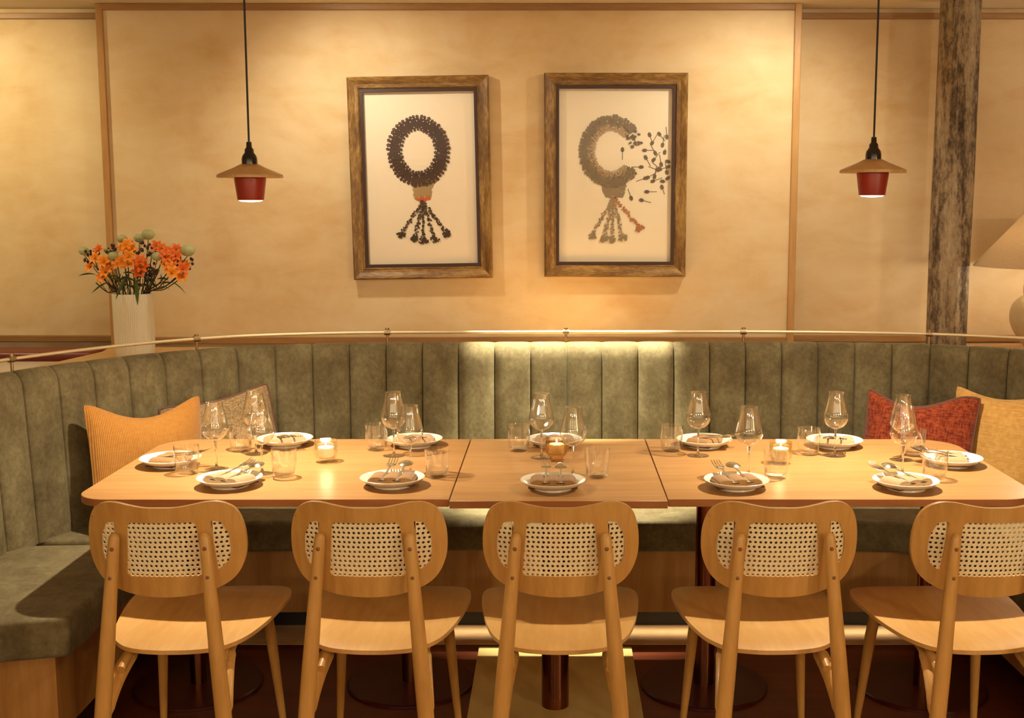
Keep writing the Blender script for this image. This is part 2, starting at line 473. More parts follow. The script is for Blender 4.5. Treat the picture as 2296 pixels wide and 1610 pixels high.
def off(s, o, z):
    p, d, n = at_s(s); q = p + n * o
    return Vector((q.x, q.y, z))

banq = tag(empty('banquette', (0, 4.5, 0)), 'long curved sage green velvet banquette with channelled back and oak veneered base', 'banquette')
def L(p): return (p[0], p[1] - 4.5, p[2])
# backrest
prof = []      # (offset inward, z, bulge weight)
for i in range(12):
    t = i / 11; prof.append((.030 - .030 * t, .44 + .53 * t, 1.0 if i else .6))
for i in range(1, 9):
    a = pi * i / 8 * .95
    prof.append((-.052 + .052 * cos(a), .97 + .060 * sin(a), 1.0 - .35 * i / 8))
prof.append((-.105, .90, .2)); prof.append((-.105, .5, .0))
tt = [0, .015, .05, .12, .22, .36, .5, .64, .78, .88, .95, .985]
k0 = int((S0) // STEP); ss = []
s_start = S0 - k0 * STEP
nchan = int((acc[-1] - s_start) // STEP)
for c in range(nchan):
    for t in tt: ss.append((s_start + (c + t) * STEP, t))
ss.append((s_start + nchan * STEP, 0))
mb = MB(); m = len(prof)
for s, t in ss:
    b = 1 - abs(2 * t - 1) ** 5 if t else 0
    p, d, n = at_s(s)
    for (o, z, w) in prof:
        q = p + n * (o + (.016 * b - .012 * (1 if t == 0 else 0)) * w)
        zz = z + (.006 * b * w if z > 1.0 else 0)
        mb.v.append(L((q.x, q.y, zz)))
for i in range(len(ss) - 1):
    for k in range(m - 1):
        mb.f.append((i*m+k, (i+1)*m+k, (i+1)*m+k+1, i*m+k+1))
mb.f.append(tuple(range(m))); mb.f.append(tuple((len(ss)-1)*m + k for k in range(m))[::-1])
mb.build('backrest', M['velvet'], banq, angle=60)
# seat cushions
inner = catmull([(-1.36,3.20,0),(-1.36,3.6,0),(-1.36,3.95,0),(-1.335,4.08,0),(-1.25,4.175,0),(-1.1,4.205,0),(-.5,4.21,0),(.1,4.21,0),
                 (.7,4.21,0),(1.15,4.21,0),(1.28,4.18,0),(1.40,4.08,0),(1.44,3.92,0),(1.45,3.6,0),(1.45,3.2,0)], 6)
def seat_poly(i_pts, o_pts): return [(p[0], p[1] - 4.5) for p in i_pts] + [(p[0], p[1] - 4.5) for p in o_pts]
def outer_between(f):
    return [off(s, .0, 0) for s in [acc[-1] * i / 160 for i in range(161)] if f(off(s, 0, 0))]
defs = [
    (lambda p: p[1] < 3.945 and p[0] < 0, (None, None)),
    (lambda p: p[1] >= 3.955 and p[0] < -.92, None),
    (lambda p: -.91 < p[0] < -.005 and p[1] > 3.9, None),
    (lambda p: .005 < p[0] < .905 and p[1] > 3.9, None),
    (lambda p: p[0] > .915 and p[1] >= 3.955, None),
    (lambda p: p[1] < 3.945 and p[0] > 0, None)]
inner_f = []
for a, b in zip(inner, inner[1:]):
    for k in range(6): inner_f.append(a.lerp(b, k / 6))
inner_f.append(inner[-1])
for fn, _ in defs:
    ip = [p for p in inner_f if fn(p)]
    op = [p for p in outer_between(fn)]
    keep = ip[::3] + [ip[-1]]
    poly = seat_poly(keep, op[::-1])
    o = MB().prism(poly, .335, .45).build('seat_cushion', M['velvet'], banq, bevel=.030, bseg=5, angle=30)
# base and toe kick, following the seat front
def inset_line(d):
    out = []
    for i, p in enumerate(inner):
        a = inner[max(i-1, 0)]; b = inner[min(i+1, len(inner)-1)]
        t = (b - a).normalized(); n = Vector((-t.y, t.x, 0))
        out.append(p + n * d)
    return out
def ring(d, z0, z1, name, mat, y_end):
    ln = [p for p in inset_line(d)]
    ln[0].y = y_end; ln[-1].y = y_end
    ob = [off(acc[-1] * i / 60, -.06, 0) for i in range(61)]
    ob = [p for p in ob if p.y > y_end]
    ob[0] = Vector((ob[0].x, y_end, 0)); ob[-1] = Vector((ob[-1].x, y_end, 0))
    poly = [(p.x, p.y - 4.5) for p in ln] + [(p.x, p.y - 4.5) for p in ob[::-1]]
    return MB().prism(poly, z0, z1).build(name, mat, banq, smooth=True, angle=30)
ring(.055, .09, .335, 'base_panel', M['base_wood'], 3.23)
ring(.16, 0.002, .09, 'toe_kick', M['black'], 3.33)

# ledge behind the banquette
led = [off(acc[-1] * i / 90, -.112, 0) for i in range(91)]
led = [p for p in led if not (p.y < 3.3)]
poly = [(p.x, p.y) for p in led] + [(4.0, led[-1].y), (4.0, 5.435), (1.066, 5.435), (1.066, 5.28), (-1.986, 5.28), (-1.96, 5.1), (-2.04, 4.64), (-2.10, 4.0), (-2.10, led[0].y)]
tag(MB().prism(poly, .925, .96).build('ledge', M['ledge_wood'], bevel=.003, smooth=False), 'pale oak ledge running behind the banquette back', 'ledge')
tag(MB().box(-3.6, -2.02, 3.3, 5.06, .88, .9235).build('side_counter', M['white_ceramic'], bevel=.004, smooth=False), 'pale stone counter at the far left beyond the ledge', 'counter')
tag(MB().box(-3.9, -1.995, 5.10, 5.30, .5, .958).build('neighbouring_bench_back', simple('burgundy_leather', (.16, .02, .012, 1), .4), bevel=.02, bseg=4), 'dark red bench back at the far left below the wall', 'bench')

# rail
rl = tag(empty('bar_rail', (0, 4.9, 1.0)), 'thin brass rail on brackets running above the banquette back', 'rail')
def LR(p): return (p[0], p[1] - 4.9, p[2] - 1.0)
rp = [LR(off(s_start + i * .05, -.055, 1.072)) for i in range(int((acc[-1] - s_start) / .05))]
MB().tube(rp, .0062, 12).build('rail_tube', M['brass'], rl)
sb = s_of_x(.055)
for k in range(-3, 4):
    s = sb + k * .728
    p, d, n = at_s(s); q = p + n * (-.055)
    b = MB()
    b.tube([LR((q.x, q.y, 1.02)), LR((q.x, q.y, 1.066))], .0052, 10)
    b.tube([LR((q.x, q.y, 1.066)) , LR((q.x, q.y, 1.090))], .0085, 10)
    c0 = Vector((q.x, q.y, 1.072))
    b.tube([LR(c0 - d * .012), LR(c0 + d * .012)], .0115, 12)
    b.tube([LR((q.x, q.y, 1.02)), LR((q.x, q.y, 1.026))], .014, 14)
    b.build('bracket', M['bracket'], rl)

# ------------------------------------------------------------------ pillar
pl = MB(); random.seed(4)
def pil(u, v):
    a = 2 * pi * u; r = .083 + .0025 * sin(a * 7 + 2 * sin(v * 5)) + .0018 * sin(a * 13 + v * 3)
    return (r * cos(a), r * sin(a), 2.45 * v)
pl.grid(pil, 72, 60, wrap_u=True)
m_, nt_, b_ = new_mat('weathered_pillar')
mp = coords(nt_, (1, 1, .09)); n1 = N(nt_, 'ShaderNodeTexNoise', Scale=16., Detail=6., Roughness=.68, Distortion=.5)
mp2 = coords(nt_, (1, 1, .45)); n2 = N(nt_, 'ShaderNodeTexNoise', Scale=48., Detail=5., Roughness=.75)
nt_.links.new(mp.outputs[0], n1.inputs['Vector']); nt_.links.new(mp2.outputs[0], n2.inputs['Vector'])
mx = nt_.nodes.new('ShaderNodeMix'); mx.inputs[0].default_value = .45
nt_.links.new(n1.outputs['Fac'], mx.inputs[2]); nt_.links.new(n2.outputs['Fac'], mx.inputs[3])
r_ = ramp(nt_, mx.outputs[0], [(.39, (.035, .022, .014, 1)), (.465, (.13, .088, .050, 1)), (.53, (.29, .215, .13, 1)), (.63, (.44, .34, .22, 1))])
nt_.links.new(r_.outputs[0], b_.inputs['Base Color']); b_.inputs['Roughness'].default_value = .85
bump(nt_, b_, mx.outputs[0], .6, .006)
o = pl.build('pillar', m_, loc=(1.692, 5.12, 0)); tag(o, 'round weathered dark brown pillar in front of the plaster wall', 'pillar')

# ------------------------------------------------------------------ tables
def rounded(x0, x1, y0, y1, r):
    """corner radii r = (x0y0, x1y0, x1y1, x0y1)"""
    out = []
    for (cx, cy, a0, rr) in ((x0, y0, pi, r[0]), (x1, y0, 1.5*pi, r[1]), (x1, y1, 0, r[2]), (x0, y1, .5*pi, r[3])):
        if rr < .004: out.append((cx, cy)); continue
        sx = 1 if cx == x0 else -1; sy = 1 if cy == y0 else -1
        for i in range(11):
            a = a0 + pi / 2 * i / 10
            out.append((cx + sx * rr + rr * cos(a), cy + sy * rr + rr * sin(a)))
    return out
def table(x0, x1, y0, y1, r, cols, label, plate='round', group=None):
    cx, cy = (x0 + x1) / 2, (y0 + y1) / 2
    t = tag(empty('dining_table', (cx, cy, 0)), label, 'table')
    pts = [(p[0] - cx, p[1] - cy) for p in rounded(x0, x1, y0, y1, r)]
    tt_ = MB().prism(pts, .728, .75).build('tabletop', M['table'], t, bevel=.0012, bseg=1, angle=30)
    tt_.data.materials.append(M['table_edge'])
    for f_ in tt_.data.polygons:
        if abs(f_.normal.z) < .5: f_.material_index = 1
    ins = [(p[0] * (1 - .012/((x1-x0)/2)), p[1] * (1 - .012/((y1-y0)/2))) for p in pts]
    for (x, y, rad) in cols:
        b = MB().lathe([(0, .012), (rad, .012), (rad, .72), (0, .72)], 36, (x - cx, y - cy, 0))
        b.build('column', M['column_metal'], t)
        MB().box(x - cx - .16, x - cx + .16, y - cy - .16, y - cy + .16, .712, .728).build('top_bracket', M['black'], t, smooth=False)
        if plate == 'round':
            MB().lathe([(0, .001), (.21, .001), (.21, .008), (.205, .012), (0, .014)], 48, (x - cx, y - cy, 0)).build('base_plate_or_lit_patch', M['black_red'], t, angle=30)
        else:
            MB().box(x - cx - .275, x - cx + .275, 3.50 - cy, 4.12 - cy, .001, .012).build('base_plate_or_lit_patch', M['plate_lit'], t, smooth=False, bevel=.002)  # stands for a lit patch of floor, the light put into its colour
    return t
M['black_red'] = simple('dark_red_lacquer', (.05, .007, .004, 1), .3)
table(-1.40, -.307, 3.352, 4.235, (.10, .003, .003, .13), [(-1.19, 3.80, .026), (-.485, 3.82, .028)], 'left end dining table with rounded outer corners')
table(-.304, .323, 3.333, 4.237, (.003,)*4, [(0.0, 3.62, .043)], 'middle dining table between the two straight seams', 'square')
table(.326, 1.42, 3.352, 4.235, (.003, .12, .14, .003), [(.495, 3.80, .034), (1.215, 3.78, .026)], 'right end dining table nearest the red cushion')

# ------------------------------------------------------------------ pendant lamps
def pendant():
    t = empty('pendant_lamp')
    MB().tube([(0, 0, .13), (0, 0, .5), (0, 0, .796)], .0032, 8).build('cord', M['cord'], t)
    MB().lathe([(.0001, .135), (.008, .135), (.009, .118), (.014, .112), (.0145, .102), (.022, .092), (.0245, .082), (.0245, .062), (.0001, .062)], 28).build('socket', M['socket'], t, angle=40)
    MB().lathe([(.0001, .066), (.028, .066), (.05, .055), (.1005, .034), (.1025, .030), (.1015, .024), (.05, .030), (.0001, .034)], 56).build('brim', M['brim'], t, angle=40)
    MB().lathe([(.0001, .031), (.048, .031), (.0495, .020), (.0405, -.046), (.0385, -.046), (.047, .018), (.0001, .026)], 48).build('shade', M['cup'], t, angle=50)
    MB().lathe([(.0001, -.012), (.0375, -.030), (.0375, -.046), (.03, -.0495), (.0001, -.052)], 32).build('bulb', M['bulb'], t)
    return t
LAMPS = []
def place_pendant(t, x, y, z, label):
    t.location = (x, y, z); tag(t, label, 'lamp', 'pendant lamps over the table')
    d = bpy.data.lights.new('pendant_light', 'SPOT'); d.energy = 112; d.color = (1.0, .88, .66); d.shadow_soft_size = .012
    d.spot_size = R(142); d.spot_blend = 1.0
    l = bpy.data.objects.new('pendant_light', d); COL.objects.link(l); l.location = (x, y, z - .058)
p1 = pendant(); p2 = copy_tree(p1)
place_pendant(p1, -.958, 3.78, 1.652, 'red and wood pendant lamp left of the framed pictures')
place_pendant(p2, .996, 3.78, 1.667, 'red and wood pendant lamp hanging nearest the pillar')
# ------------------------------------------------------------------ chairs
def make_chair():
    t = empty('dining_chair')
    # seat: thin moulded plywood
    hw = [(-.23, .0), (-.228, .05), (-.217, .11), (-.19, .150), (-.14, .180), (-.05, .203), (.06, .220), (.16, .228), (.225, .222), (.268, .195), (.292, .14), (.30, .07), (.30, 0)]
    right = [(w, y) for y, w in hw]; poly = right + [(-w, y) for (w, y) in right[::-1][1:-1]]
    poly = [(p.x, p.y) for p in catmull([(a, b, 0) for a, b in poly], 4, closed=True)]
    def smap(x, y, tq):
        z = .444 + .10 * x * x - .9 * max(0, -.15 - y) ** 2 - .7 * max(0, y - .2) ** 2 - .010 * (1 - min(1, (x * x + (y - .02) ** 2) / .05))
        return (x, y, z + tq * .012)
    plate2d(poly, [], .035, .012, smap).build('seat', M['chair_h'], t, bevel=.003, angle=40)
    # backrest plate
    cz = .727
    half = [(0, .838), (.04, .8385), (.08, .8445), (.115, .850), (.15, .846), (.18, .825), (.196, .785), (.201, .735), (.196, .690), (.178, .650), (.15, .625), (.11, .609), (.06, .599), (0, .596)]
    out = half + [(-x, z) for x, z in half[::-1][1:-1]]
    out = [(p.x, p.y) for p in catmull([(a, b, 0) for a, b in out], 5, closed=True)]
    def rnd(pts, r, n=5):
        res = []
        m = len(pts)
        for i in range(m):
            p = Vector(pts[i]); a = (Vector(pts[i-1]) - p); b = (Vector(pts[(i+1) % m]) - p)
            q0 = p + a.normalized() * r; q1 = p + b.normalized() * r
            for k in range(n + 1):
                s = k / n; res.append(tuple((1-s)**2 * q0 + 2*s*(1-s) * p + s*s * q1))
        return res
    mid = rnd([(-.086, .798), (.086, .798), (.098, .652), (-.098, .652)], .013)
    # soft edges need intermediate points on long sides
    def dens(pts, st=.02):
        res = []
        for a, b in zip(pts, pts[1:] + pts[:1]):
            a = Vector(a); b = Vector(b); k = max(1, int((b - a).length / st))
            for i in range(k): res.append(tuple(a.lerp(b, i / k)))
        return res
    mid = dens(mid)
    side = dens(rnd([(.119, .800), (.146, .794), (.163, .755), (.165, .715), (.156, .682), (.131, .662)], .009, 4))
    side2 = [(-x, z) for x, z in side][::-1]
    def curve_y(x, z): return -.262 - .13 * (z - .70) + 1.30 * x * x
    def bmap(x, z, tq): return (x, curve_y(x, z) + tq * .013 , z)
    plate2d(out, [mid, side, side2], .022, .013, bmap).build('backrest', M['chair_v'], t, bevel=.0025, angle=40)
    # cane webbing: square grid with octagonal holes, in the middle of the plate
    def cane(x0, x1, z0, z1, clip, name='cane_panel'):
        mb = MB(); s = .0128
        nx = int((x1 - x0) / s); nz = int((z1 - z0) / s)
        ox = (x0 + x1) / 2 - nx * s / 2; oz = (z0 + z1) / 2 - nz * s / 2
        for i in range(nx):
            for j in range(nz):
                cx = ox + (i + .5) * s; cz_ = oz + (j + .5) * s
                if not inside((cx, cz_), clip): continue
                sq = []; ho = []
                for k in range(8):
                    a = pi / 4 * k
                    d = s / 2 / max(abs(cos(a)), abs(sin(a)))
                    sq.append((cx + d * cos(a), cz_ + d * sin(a))); r = .0038
                    sh = .0014 if j % 2 else -.0014
                    ho.append((cx + sh + r * cos(a + pi/8), cz_ + r * sin(a + pi/8)))
                vs = [(x, curve_y(x, z) + .0002, z) for x, z in sq + ho]
                mb.add(vs, [(k, (k+1) % 8, 8 + (k+1) % 8, 8 + k) for k in range(8)])
        o = mb.build(name, M['cane'], t, smooth=False)
        sd = o.modifiers.new('solid', 'SOLIDIFY'); sd.thickness = .0014; sd.offset = 0
    def grow(poly, d):
        c = sum((Vector(p) for p in poly), Vector((0, 0))) / len(poly)
        return [tuple(Vector(p) + (Vector(p) - c).normalized() * d) for p in poly]
    cane(-.108, .108, .642, .808, grow(mid, .008))
    cane(.108, .178, .650, .812, grow(side, .007))
    cane(-.178, -.108, .650, .812, grow(side2, .007))
    # rear legs with rounded tops, arm to the seat, screw plugs
    for sx in (-1, 1):
        pts = []; rad = []
        for i in range(15):
            f = i / 14; z = .776 * (1 - f)
            x = .112 + .066 * f; y = -.290 - .055 * f
            r = .0142 + .0068 * min(1, f * 2.2) - .003 * max(0, f - .6)
            if i == 0: r = .0045
            pts.append((sx * x, y, z)); rad.append(r)
        pts.insert(1, (sx * .1125, -.2902, .771)); rad.insert(1, .0108)
        pts.insert(2, (sx * .113, -.2905, .763)); rad.insert(2, .0137)
        leg = MB().tube(pts, rad, 16, squash=.82).build('rear_leg', M['chair_v'], t)
        for zz in (.738, .665):
            f = 1 - zz / .776
            MB().ball((sx * (.112 + .066 * f), -.290 - .055 * f - .0115, zz), .0052, .004, .0052, 12, 8).build('screw_plug', M['plug'], leg)
        arm = MB().tube([tuple(p) for p in catmull([(sx * .153, -.325, .265), (sx * .150, -.30, .32), (sx * .140, -.24, .375), (sx * .128, -.15, .412), (sx * .125, -.02, .418)], 5)],
                  [.017] * 5 + [.021] * 5 + [.021] * 5 + [.016] * 5 + [.010], 12, squash=.72)
        arm.build('seat_arm', M['chair_v'], t)
        MB().tube([(sx * .128, -.245, .400), (sx * .124, -.17, .428)], [.0115, .0115], 12).build('dowel', M['chair_v'], t)
        fl = MB().tube([(sx * .150, .19, .428), (sx * .160, .21, .32), (sx * .183, .255, .001)], [.0165, .0165, .0095], 14)
        fl.build('front_leg', M['chair_v'], t)
        MB().tube([(sx * .125, -.03, .418), (sx * .150, .19, .418)], .0115, 10).build('side_rail', M['chair_v'], t)
    MB().tube([(-.15, .19, .418), (.15, .19, .418)], .011, 10).build('front_rail', M['chair_v'], t)
    MB().tube([(-.13, -.10, .418), (.13, -.10, .418)], .010, 10).build('rear_rail', M['chair_v'], t)
    return t
chair0 = make_chair()
chairs = [(-1.003, 3.2, 1.5, 'cane backed oak chair nearest the left end of the table'),
          (-.477, 3.2, -.5, 'cane backed oak chair second from the left'),
          (.014, 3.2, 0, 'cane backed oak chair at the middle table, centre of the row'),
          (.573, 3.2, 1.0, 'cane backed oak chair second from the right'),
          (1.106, 3.2, 2.5, 'cane backed oak chair at the right edge of the photo, partly cut off')]
for i, (x, y, a, lab) in enumerate(chairs):
    c = chair0 if i == 0 else copy_tree(chair0)
    c.location = (x, y, 0); c.rotation_euler = (0, 0, R(a))
    tag(c, lab, 'chair', 'dining chairs in a row along the table')

# ------------------------------------------------------------------ table settings
TZ = .75
def make_plate():
    return MB().lathe([(0, .0045), (.052, .0045), (.062, .006), (.083, .015), (.0955, .025), (.098, .0275), (.0965, .0285), (.0945, .0275), (.081, .018), (.063, .0095), (.05, .0085), (0, .0085)], 64).build('side_plate', M['white_ceramic'], angle=60)
def plate_foot(parent):
    return MB().lathe([(.056, .0055), (.0575, .0), (.0545, .0), (.053, .0055)], 48).build('foot_ring', M['white_ceramic'], parent)
def make_napkin(mat, name='napkin'):
    L_, W_ = .070, .046     # half sizes (x, y)
    mb = MB()
    def top(u, v):
        x = (u - .5) * 2; y = (v - .5) * 2
        ex = (1 - abs(x) ** 8); ey = (1 - abs(y) ** 8)
        lobes = .0075 * (abs(sin(pi * (u * 3))) ** .4)
        h = .0065 + .013 * (max(0, ex * ey)) ** .35 + lobes * max(0, ey) ** .5 * max(0, ex) ** .5
        return (x * L_, y * W_, h)
    mb.grid(top, 42, 14)
    def bot(u, v):
        x = (u - .5) * 2; y = (v - .5) * 2
        return (x * L_, y * W_, .0006)
    mb.grid(lambda u, v: bot(1 - u, v), 42, 14)
    # closed edge wall
    per = [(u / 42, 0) for u in range(43)] + [(1, v / 14) for v in range(1, 15)] + [(1 - u / 42, 1) for u in range(1, 43)] + [(0, 1 - v / 14) for v in range(1, 14)]
    vs = [top(*p) for p in per] + [bot(*p) for p in per]; n = len(per)
    mb.add(vs, [(i, (i+1) % n, n + (i+1) % n, n + i) for i in range(n)])
    # folded layer below, slightly larger
    o = mb.build(name, mat, angle=50)
    MB().box(-L_ - .003, L_ + .003, -W_ - .002, W_ + .002, .0, .0032).build('lower_fold', M['napkin_under'], o, bevel=.001)
    return o
M['napkin_under'] = simple('napkin_dark_hem', (.07, .025, .018, 1), .8)
def make_fork():
    mb = MB()
    def handle(u, v):
        s = u; y = -.045 + .105 * s
        w = .0055 - .0032 * sin(min(1, s * 1.1) * pi / 2) + (.0042 if s < .12 else 0) * (1 - s / .12)
        z = .0015 + .004 * s
        a = 2 * pi * v
        return (w * cos(a), y, z + .0012 * sin(a))
    mb.grid(handle, 18, 10)
    # neck to head
    def head(u, v):
        y = .060 + .022 * u; w = .0024 + .0085 * sin(u * pi / 2); a = 2 * pi * v
        return (w * cos(a), y, .0055 + .004 * sin(u * pi) * -.3 + .001 * sin(a))
    mb.grid(head, 8, 12)
    for k in range(4):
        x = -.0088 + .00587 * k
        mb.tube([(x, .080, .0055), (x, .095, .0050), (x * 1.02, .112, .0085), (x * 1.0, .122, .0115)], [.0016, .0014, .0012, .0006], 6)
    return mb.build('fork', M['steel'], angle=60)
def make_spoon():
    mb = MB()
    def handle(u, v):
        s = u; y = -.045 + .112 * s
        w = .0055 - .0032 * sin(min(1, s * 1.1) * pi / 2) + (.004 if s < .12 else 0) * (1 - s / .12)
        a = 2 * pi * v
        return (w * cos(a), y, .0015 + .0045 * s + .0012 * sin(a))
    mb.grid(handle, 18, 10)
    def bowl(u, v):
        a = 2 * pi * u; r = v
        w = .0165 * (1 - .15 * sin(a)); l = .023
        x = w * r * cos(a); y = .0865 + l * r * sin(a)
        return (x, y, .0065 + .0062 * (1 - r * r))
    mb.grid(bowl, 28, 6, wrap_u=True)
    mb.grid(lambda u, v: (lambda p: (p[0] * 1.0, p[1], p[2] - .0012 * (1 - v * .6)))(bowl(1 - u, v)), 28, 6, wrap_u=True)
    return mb.build('spoon', M['steel'], angle=70)
def make_wine():
    t = empty('wine_glass')
    H_ = .218
    MB().lathe([(0, .092), (.010, .0935), (.024, .100), (.036, .112), (.0425, .127), (.0425, .138), (.0385, .156), (.033, .178), (.0282, .2), (.0262, H_),
                (.0254, H_), (.0274, .2), (.0322, .178), (.0377, .156), (.0417, .138), (.0417, .128), (.0352, .113), (.023, .1015), (.010, .095), (0, .0962)], 44).build('bowl', M['glass'], t, angle=80)
    MB().lathe([(0, .0965), (.006, .0945), (.0058, .092), (.0036, .082), (.0030, .06), (.0028, .03), (.0036, .012), (.007, .0058)], 16).build('stem', M['solid_glass'], t)
    MB().lathe([(0, .0062), (.007, .0058), (.02, .003), (.0375, .0016), (.038, .0006), (.036, 0), (0, 0)], 44).build('foot', M['glass'], t, angle=80)
    return t
def make_tumbler():
    return MB().lathe([(0, 0), (.028, 0), (.033, .003), (.0355, .010), (.0385, .05), (.0395, .090), (.0385, .0903), (.0372, .05), (.034, .016), (.030, .0125), (0, .012)], 44).build('tumbler', M['glass'], angle=50)
def make_votive(kind):
    if kind == 'brown':
        pr = [(0, 0), (.024, 0), (.0245, .003), (.021, .010), (.024, .016), (.034, .027), (.0385, .040), (.038, .058), (.035, .070), (.033, .074), (.0315, .074), (.033, .068), (.035, .056), (.035, .042), (.030, .030), (.020, .022), (0, .021)]
    else:
        pr = [(0, 0), (.026, 0), (.029, .004), (.030, .010), (.0375, .020), (.038, .040), (.036, .073), (.034, .074), (.0335, .070), (.035, .040), (.034, .024), (.028, .016), (0, .014)]
    return pr
plate0 = make_plate(); plate_foot(plate0)
nap_a = make_napkin(M['napkin']); nap_b = make_napkin(M['napkin_pale'])
fork0 = make_fork(); spoon0 = make_spoon(); wine0 = make_wine(); tum0 = make_tumbler()

# (u, v of the plate centre), turn of the setting in degrees, which napkin, where it is
settings = [
    (515, 1074, -28, 'b', 'in front of the leftmost chair'),
    (880, 1074, -4, 'a', 'in front of the second chair from the left'),
    (1240, 1080, 0, 'a', 'in front of the middle chair'),
    (1651, 1079, 12, 'a', 'in front of the second chair from the right'),
    (2031, 1080, 28, 'b', 'in front of the rightmost chair'),
    (639, 986, 205, 'b', 'on the banquette side, leftmost before the tweed cushion'),
    (930, 987, 190, 'b', 'on the banquette side of the left table near its straight seam'),
    (1243, 987, 180, 'b', 'on the banquette side behind the brown candle glass'),
    (1579, 988, 240, 'a', 'on the banquette side just right of the right seam'),
    (1871, 989, 170, 'b', 'on the banquette side left of the red cushion'),
    (382, 1030, 258, 'a', 'at the left end of the table by the ochre cushion'),
    (2134, 1029, 80, 'b', 'at the right end of the table by the yellow cushion')]
first = {}
def use(o, key):
    if key not in first: first[key] = 1; return o
    return copy_tree(o)
for (u, v, a, kind, where) in settings:
    p = on_z(u, v, TZ + .02); x, y = p.x, p.y
    y = min(y, 4.235 - .06)
    a = R(a)
    pl_ = use(plate0, 'plate'); pl_.location = (x, y, TZ); tag(pl_, 'small white side plate ' + where, 'plate', 'side plates round the tables')
    src = nap_a if kind == 'a' else nap_b
    n = use(src, kind); n.location = (x, y, TZ + .0088); n.rotation_euler = (0, 0, a)
    tag(n, ('striped tan napkin ' if kind == 'a' else 'pinkish tan napkin ') + where, 'napkin', 'folded napkins on the side plates')
    for src, key, dx, nm in ((fork0, 'fork', -.021, 'steel fork'), (spoon0, 'spoon', .023, 'steel spoon')):
        c = use(src, key)
        c.location = (x + dx * cos(a), y + dx * sin(a), TZ + .0088 + .0205)
        c.rotation_euler = (R(6), 0, a); c.scale = (1.4, 1.12, 1.3)
        tag(c, '%s %s' % (nm, where), nm.split()[1], nm.split()[1] + 's laid on the napkins')

def by_rim(u, v, h):
    p = on_z(u, v, TZ + h); return p.x, p.y
wines = [(480, 901, 'leftmost, right of the ochre cushion top'), (570, 876, 'in front of the tweed cushion, the farther of the pair there'),
         (583, 909, 'the nearer of the pair by the tweed cushion'), (881, 879, 'farther of the pair left of the left seam'),
         (918, 909, 'nearer of the pair left of the left seam'), (1214, 882, 'behind the brown candle glass, to its left'),
         (1285, 912, 'right of the brown candle glass'), (1567, 879, 'over the plate just right of the right seam'),
         (1681, 912, 'left of the smoky candle glass'), (1876, 879, 'left of the red cushion against the velvet'),
         (2026, 886, 'farther of the pair before the red cushion'), (2029, 911, 'nearer of the pair before the red cushion')]
for u, v, lab in wines:
    x, y = by_rim(u, v, .218); w = use(wine0, 'wine'); w.location = (x, min(y, 4.19), TZ)
    tag(w, 'empty stemmed wine glass ' + lab, 'wine glass', 'wine glasses on the tables')
tums = [(417, 999, 'beside the plate at the left end'), (538, 953, 'behind the leftmost wine glass'), (636, 1006, 'left of the clear candle glass'),
        (843, 951, 'right of the clear candle glass, by the banquette'), (980, 1006, 'left of the left seam on the chair side'),
        (1163, 953, 'left of the brown candle glass'), (1339, 1006, 'right of the brown candle glass on the chair side'),
        (1506, 953, 'by the banquette just past the right seam'), (1741, 1008, 'in front of the smoky candle glass'),
        (1814, 960, 'behind the smoky candle glass, by the banquette'), (2050, 962, 'behind the wine glasses at the red cushion'),
        (2098, 1010, 'overlapping the plate at the right end')]
for u, v, lab in tums:
    x, y = by_rim(u, v, .09); w = use(tum0, 'tum'); w.location = (x, min(y, 4.185), TZ)
    tag(w, 'clear glass tumbler ' + lab, 'tumbler', 'water tumblers on the tables')
for (u, v, kind, mat, lab) in [(730, 986, 'clear', 'votive_clear', 'clear ribbed glass candle holder on the left table'),
                               (1248, 984, 'brown', 'votive_brown', 'brown ribbed glass candle holder in the middle'),
                               (1751, 989, 'smoke', 'votive_smoke', 'smoky ribbed glass candle holder on the right table')]:
    h = .074; z0 = TZ
    x, y = by_rim(u, v, h)
    pr = make_votive(kind)
    o = MB().lathe(pr, 120, ribs=40, amp=.0014, z_rib=(.012, .068)).build('candle_holder', M[mat], loc=(x, y, z0), angle=80)
    tag(o, lab, 'candle holder', 'candle holders along the tables')
    zz = z0 + (.0235 if kind == 'brown' else .017)
    c = tag(empty('candle', (x, y, zz)), 'lit white candle inside the ' + {'clear': 'clear', 'brown': 'brown', 'smoke': 'smoky'}[kind] + ' glass holder', 'candle', 'lit candles in their holders')
    MB().lathe([(0, 0), (.021, 0), (.024, .004), (.0255, .032), (.024, .034), (0, .0325)], 32).build('wax', M['wax'], c)
    MB().tube([(0, 0, .032), (0, 0, .038)], .0008, 6).build('wick', M['black'], c)
    MB().ball((0, 0, .0430), .0025, .0025, .0065, 10, 10).build('flame', M['flame'], c)
    d = bpy.data.lights.new('candle_light', 'POINT'); d.energy = .3; d.color = (1, .84, .55); d.shadow_soft_size = .02
    l = bpy.data.objects.new('candle_light', d); COL.objects.link(l); l.location = (x, y, zz + .052)
